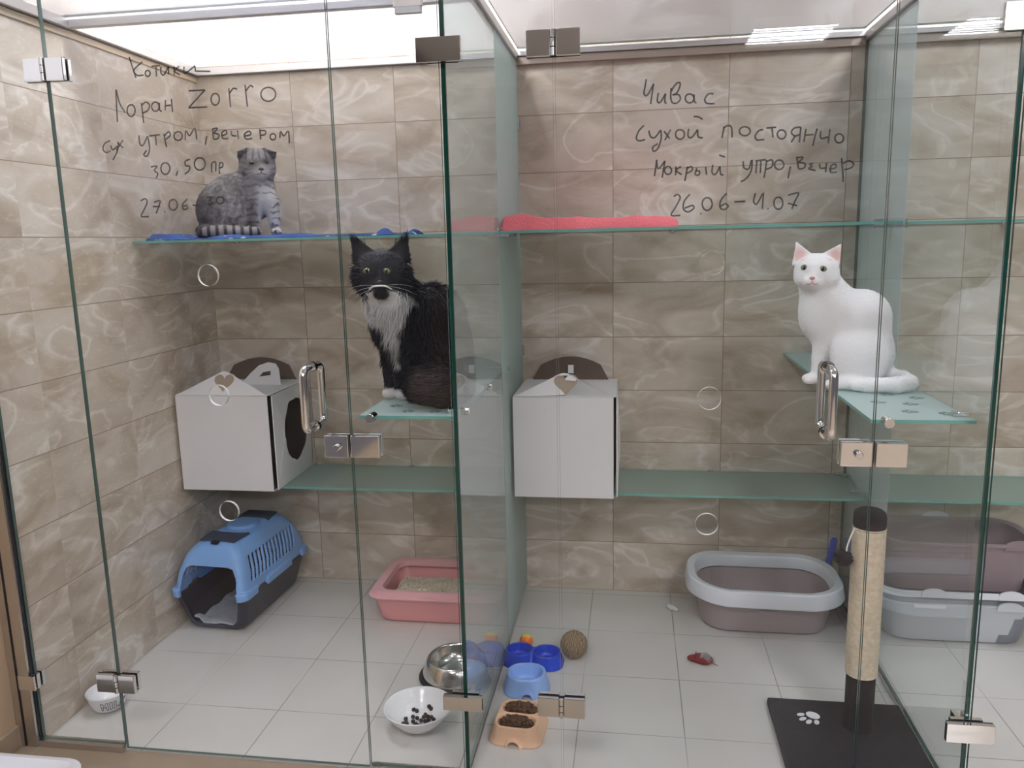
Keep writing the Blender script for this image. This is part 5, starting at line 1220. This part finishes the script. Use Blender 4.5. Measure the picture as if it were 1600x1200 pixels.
# --- long haired black and white cat
bp_ = [
 ('e', (50, 26, 78), (56, 44, 76), rotd(14), 1), ('e', (44, 24, 132), (46, 38, 52), rotd(30), 16), ('e', (-12, 34, 134), (42, 36, 56), rotd(-12), 20),
 ('c', (-20, 28, 160), (-34, 16, 200), 40, 36, 16), ('e', (-35, 10, 206), (41, 36, 35), 8),
 ('e', (-52, -6, 196), (20, 18, 17), 9), ('e', (-17, -6, 195), (21, 18, 17), 9), ('e', (-36, -24, 187), (16, 12, 11), 7), ('e', (-35, -20, 175), (13, 11, 10), 7), ('c', (-36, -24, 197), (-38, -16, 217), 7.5, 8, 6),
 ('c', (-8, 40, 110), (-12, 40, 44), 22, 13, 14), ('c', (-12, 40, 44), (-12, 36, 12), 13, 11, 4), ('e', (-10, 30, 9), (14, 13, 9.5), 5),
 ('c', (-20, 60, 110), (-28, 58, 44), 20, 13, 14), ('c', (-28, 58, 44), (-29, 54, 12), 13, 11, 4), ('e', (-31, 48, 9), (14, 13, 9.5), 5),
 ('e', (52, -8, 50), (54, 26, 52), 10),
 ('c', (98, 20, 28), (92, -22, 30), 26, 27, 12), ('c', (92, -22, 30), (52, -40, 32), 27, 32, 8), ('c', (52, -40, 32), (24, -34, 34), 32, 29, 8), ('c', (24, -34, 34), (10, -24, 44), 29, 17, 8),
 ('ear', (-74, 8, 222), (-45, 2, 238), (-77, 12, 259), (-.25, -1, .1), 2.6, 4), ('ear', (-20, 2, 239), (7, 8, 222), (6, 12, 258), (.3, -1, .1), 2.6, 4),
]
def bcol(P, N):
    u, d, w = P.T
    c = np.tile(np.array([.0085, .0085, .013]), (len(P), 1))
    c = mixc(c, (.030, .019, .017), sst(u, 18, 60)*sst(w, 20, 60)*.85)
    c = mixc(c, (.085, .064, .060), sst(-d, 2, 24)*sst(70-w-.10*np.abs(u-50), 0, 14)*sst(u, -2, 20))
    # white bib under the chin, narrowing down the chest
    ctr = -33+.16*(178-w)
    half = np.interp(w, [48, 92, 120, 146, 164, 174, 181], [3, 9, 17, 33, 43, 40, 0])
    jag = wav(P, 26, 4)*9
    f = sst(half-np.abs(u-ctr)+jag*.6, -1, 5)*(d < 46)*sst(182-w, 0, 6)*sst(w, 44, 58)
    chin = 1-sst(((u+36)/13)**2+((w-174)/8.5)**2, .6, 1.3)
    f = f*(1-chin)
    c = mixc(c, (.60, .60, .60), f*.95)
    c = mixc(c, (.20, .18, .17), np.exp(-(((u+20)/11)**2+((w-84)/24)**2))*.5*(d < 52))
    paw = sst(20-w, 0, 4)*(u < 8)*(d > 8)
    c = mixc(c, (.66, .64, .63), paw)
    c = mixc(c, (.05, .04, .05), np.exp(-(((u+63)/8)**2+((w-234)/9)**2))*.6*(N[:, 1] < -.3)+np.exp(-(((u+6)/8)**2+((w-234)/9)**2))*.6*(N[:, 1] < -.3))
    return c
BC_ = Cat('long haired black cat with white bib, moustache and paws on the frosted step', (1.078, -0.955, 0.942), .00168, -16, bp_, (-100, -80, -3), (122, 82, 268), 1.7, bcol, xmax=1.232)
BC_.eye(-55.5, 209.5, 6.0, 4.6, 'irisy', 2.4, 3.4, .28, 10); BC_.eye(-26.5, 208.5, 6.2, 4.6, 'irisy', 2.4, 3.4, .28, -6)
BC_.line('moustache', [[(-53, 182.5), (-47, 186.5), (-37, 187.6), (-28, 186.5), (-21, 182)]], 1.45, 'whisk')
BC_.blob('nose', -37, 192.5, (5, 3.4, 3.2), 'noseb')
BC_.whiskers([(-46, 188, -38, 6, -10), (-46, 186, -42, -3, -10), (-46, 184, -40, -12, -8), (-44, 182, -34, -20, -6), (-47, 187, -30, -30, 0), (-26, 188, 40, 6, -10), (-26, 186, 44, -2, -12), (-26, 184, 42, -10, -12), (-28, 182, 36, -20, -8), (-26, 187, 30, -30, 0)], 'whisk', .2)
def bflow(P):
    u, d, w = P.T
    F = np.stack([.25*np.sign(u-10), -.15+0*u, -1+0*u], 1)
    tail = (w < 66) & (d < 0) & (u > -10)
    F[tail] = np.stack([-.9+0*u, -.5+0*u, .1+0*u], 1)[tail]
    hd = (w > 180)
    F[hd] = np.stack([(u+36)*.03, .4+0*u, (w-198)*.03-.35], 1)[hd]
    return F
def blen(P, N):
    u, d, w = P.T
    L = np.full(len(P), 15.0)
    L = np.where(w > 182, 6.0, L); L = np.where(w > 232, 3.0, L)
    L = np.where((w > 176) & (w < 215) & ((u < -62) | (u > -8)), 17, L)
    L = np.where((w > 60) & (w <= 176) & (d < 20) & (u < 25), 22, L)
    L = np.where((w < 66) & (d < 2), 15, L)
    L = np.where((w < 60) & (u < 6) & (d > 8), 5, L); L = np.where((w < 16) & (u < 8) & (d > 8), 2.2, L)
    L = np.where(w < 8, np.minimum(L, 4), L)
    L = np.where(u > 88, np.minimum(L, 8), L)
    fm = (d < 8) & (w > 156) & (w < 222) & (np.abs(u+37) < 26); L = np.where(fm, 3.0, L)
    for (eu, ew) in ((-55, 209), (-27, 208), (-37, 193)): L = np.where(((u-eu)**2+(w-ew)**2 < 64) & (d < 10), 0.0, L)
    return L
BC_.fur(42000, blen, lambda P: np.where(P[:, 2] > 215, .25, .42), .55, bflow, colmul=(.75, 1.3))
def tuft(P, N): return np.where((P[:, 2] > 246), 12.0, 0.0)
BC_.fur(30000, tuft, .3, .4, lambda P: np.stack([np.where(P[:, 0] < -36, -.25, .1), 0*P[:, 0], 1+0*P[:, 0]], 1), name='ear_tufts', seed=8, bend=0)

# --- silver tabby with folded ears
tp = [
 ('e', (-26, 2, 37), (38, 30, 38), 1), ('e', (-2, 4, 56), (42, 29, 34), rotd(-42), 12), ('e', (30, 2, 62), (27, 24, 34), 12), ('c', (28, 2, 74), (31, 0, 98), 26, 24, 10), ('c', (22, 6, 86), (-22, 4, 50), 20, 33, 14), ('e', (32, 0, 117), (21, 18, 16), 8),
 ('e', (32, -4, 107), (27.5, 25, 26), 6), ('e', (20, -13, 99), (13.5, 12, 11), 7), ('e', (45, -13, 99), (13, 12, 11), 7), ('e', (36, -26, 95), (10.5, 7.5, 7), 5), ('e', (36, -24, 88), (7.5, 6, 5.5), 5), ('c', (36, -26, 102), (34, -22, 112), 5, 5.5, 4),
 ('c', (20, -14, 52), (22, -18, 24), 14, 8.5, 8), ('c', (22, -18, 24), (22, -19, 8), 8.5, 7.5, 3), ('e', (22, -25, 5.5), (8.5, 11, 6), 3),
 ('c', (48, -12, 52), (51, -15, 24), 13, 8.5, 8), ('c', (51, -15, 24), (52, -16, 8), 8.5, 7.5, 3), ('e', (53, -22, 5.5), (8.5, 11, 6), 3),
 ('e', (-22, -18, 28), (34, 18, 29), 8), ('c', (-6, -30, 7), (12, -34, 6), 8, 6.5, 5),
 ('c', (-58, 0, 9), (-52, -24, 8), 9, 8.5, 6), ('c', (-52, -24, 8), (-22, -38, 7.5), 8.5, 8, 4), ('c', (-22, -38, 7.5), (22, -40, 7), 8, 6.5, 4),
 ('ear', (6, -10, 120), (18, -12, 130), (5, -24, 127), (-.5, -.5, .8), 2.3, 4), ('ear', (46, -12, 130), (58, -10, 120), (60, -23, 126), (.5, -.5, .8), 2.3, 4),
]
def tcol(P, N):
    u, d, w = P.T
    c = np.tile(np.array([.150, .139, .142]), (len(P), 1))
    nz = wav(P, 30, 11)
    c = c*(1+.22*wav(P, 12, 21)[:, None])
    c = mixc(c, (.58, .57, .58), sst(u, 20, 36)*sst(90-w, 0, 20)*sst(-d, -2, 12)*.85)   # pale chest
    c = mixc(c, (.50, .49, .50), np.exp(-(((u-36)/15)**2+((w-92)/10)**2))*(d < -14)*.8)
    dark = np.array([.035, .032, .038])
    # swirled flank
    rr_ = np.sqrt((u+20)**2*.8+(w-42)**2)
    n2 = wav(P, 17, 31)
    st = np.sin(rr_*.16+nz*2.4+n2*1.6+u*.10-w*.06); body = sst(20-u, 0, 16)*(w < 98)
    c = mixc(c, dark, sst(st+.7*wav(P, 8, 41), .25, 1.2)*body*.75)
    c = mixc(c, (.36, .35, .36), sst(-st+.6*wav(P, 9, 43), .4, 1.3)*body*.5)
    c = mixc(c, dark*1.2, sst(-u+.25*(40-w), 24, 62)*.75*(w < 80))
    # leg bands
    leg = (u > 10)*(w < 58)*(d < 0)
    c = mixc(c, dark, sst(np.sin(w*.55+u*.12+nz*2.5+wav(P, 15, 51)*1.4), .35, .9)*leg*.8*sst(np.abs(u-37), 6, 12))
    # tail rings
    tl = (w < 17)*(d < -14)*(u < 22)*(d < -22-0.0*u)
    tl = ((w < 17)*(d < -31)).astype(float)
    c = mixc(c, (.40, .37, .35), tl*.8); c = mixc(c, dark, sst(np.sin(u*.52+.6), .1, .5)*tl*.95)
    # head markings
    hd = (w > 84)*(d < 4)
    m = sst(np.sin((u-33)*.62+np.sign(u-33)*(w-118)*.10), .35, .8)*sst(w, 112, 118)*(np.abs(u-33) < 20)
    c = mixc(c, dark, m*hd*.9)
    ck = sst(np.sin((w-.35*np.abs(u-34))*.75), .45, .85)*sst(np.abs(u-34), 15, 21)*hd
    c = mixc(c, dark, ck*.7)
    nk = sst(np.sin((w+.012*(u-34)**2)*.5+nz*1.8)+.4*wav(P, 10, 61), .5, 1.0)*(w > 60)*(w < 88)*(u > 6)*sst(-d, 2, 10)
    c = mixc(c, dark, nk*.6)
    for (eu, ew) in ((24, 110), (46, 111.5)): c = mixc(c, dark, np.exp(-(((u-eu)/8)**2+((w-ew)/5)**2))*(d < -10)*.95)
    return c
TC = Cat('silver tabby cat with folded ears sitting on the blue cloth', (0.283, -0.250, 1.3975), .00226, -27, tp, (-78, -56, -3), (74, 42, 140), 1.15, tcol)
TC.eye(24, 110, 5.0, 3.1, 'irisd', 2.8, 2.6, .30, -14); TC.eye(46, 111.2, 4.6, 3.1, 'irisd', 2.6, 2.6, .30, 14)
TC.blob('nose', 36.5, 100, (4.4, 3.0, 2.9), 'noseg')
TC.line('mouth', [[(36.5, 98), (36.4, 95)], [(36.4, 95), (33.5, 92.6), (30, 92.8)], [(36.4, 95), (39.5, 92.6), (43, 92.8)]], .55, 'noseb')
TC.whiskers([(29, 97, -17, 2, -4), (29, 95, -16, -3, -4), (44, 97, 16, 2, -4), (44, 95, 16, -3, -4)], 'whisk', .14)
def tlen(P, N):
    u, d, w = P.T
    L = np.where(w > 84, 2.0, 3.2); L = np.where(w > 124, 1.2, L); L = np.where(w < 10, 1.4, L)
    for (eu, ew) in ((24, 110), (46, 111), (36.5, 99)): L = np.where(((u-eu)**2+(w-ew)**2 < 26) & (d < -8), 0.0, L)
    return L
TC.fur(24000, tlen, .32, .26, lambda P: np.stack([-.5+0*P[:, 0], 0*P[:, 0], -1+0*P[:, 0]], 1), colmul=(.72, 1.3))
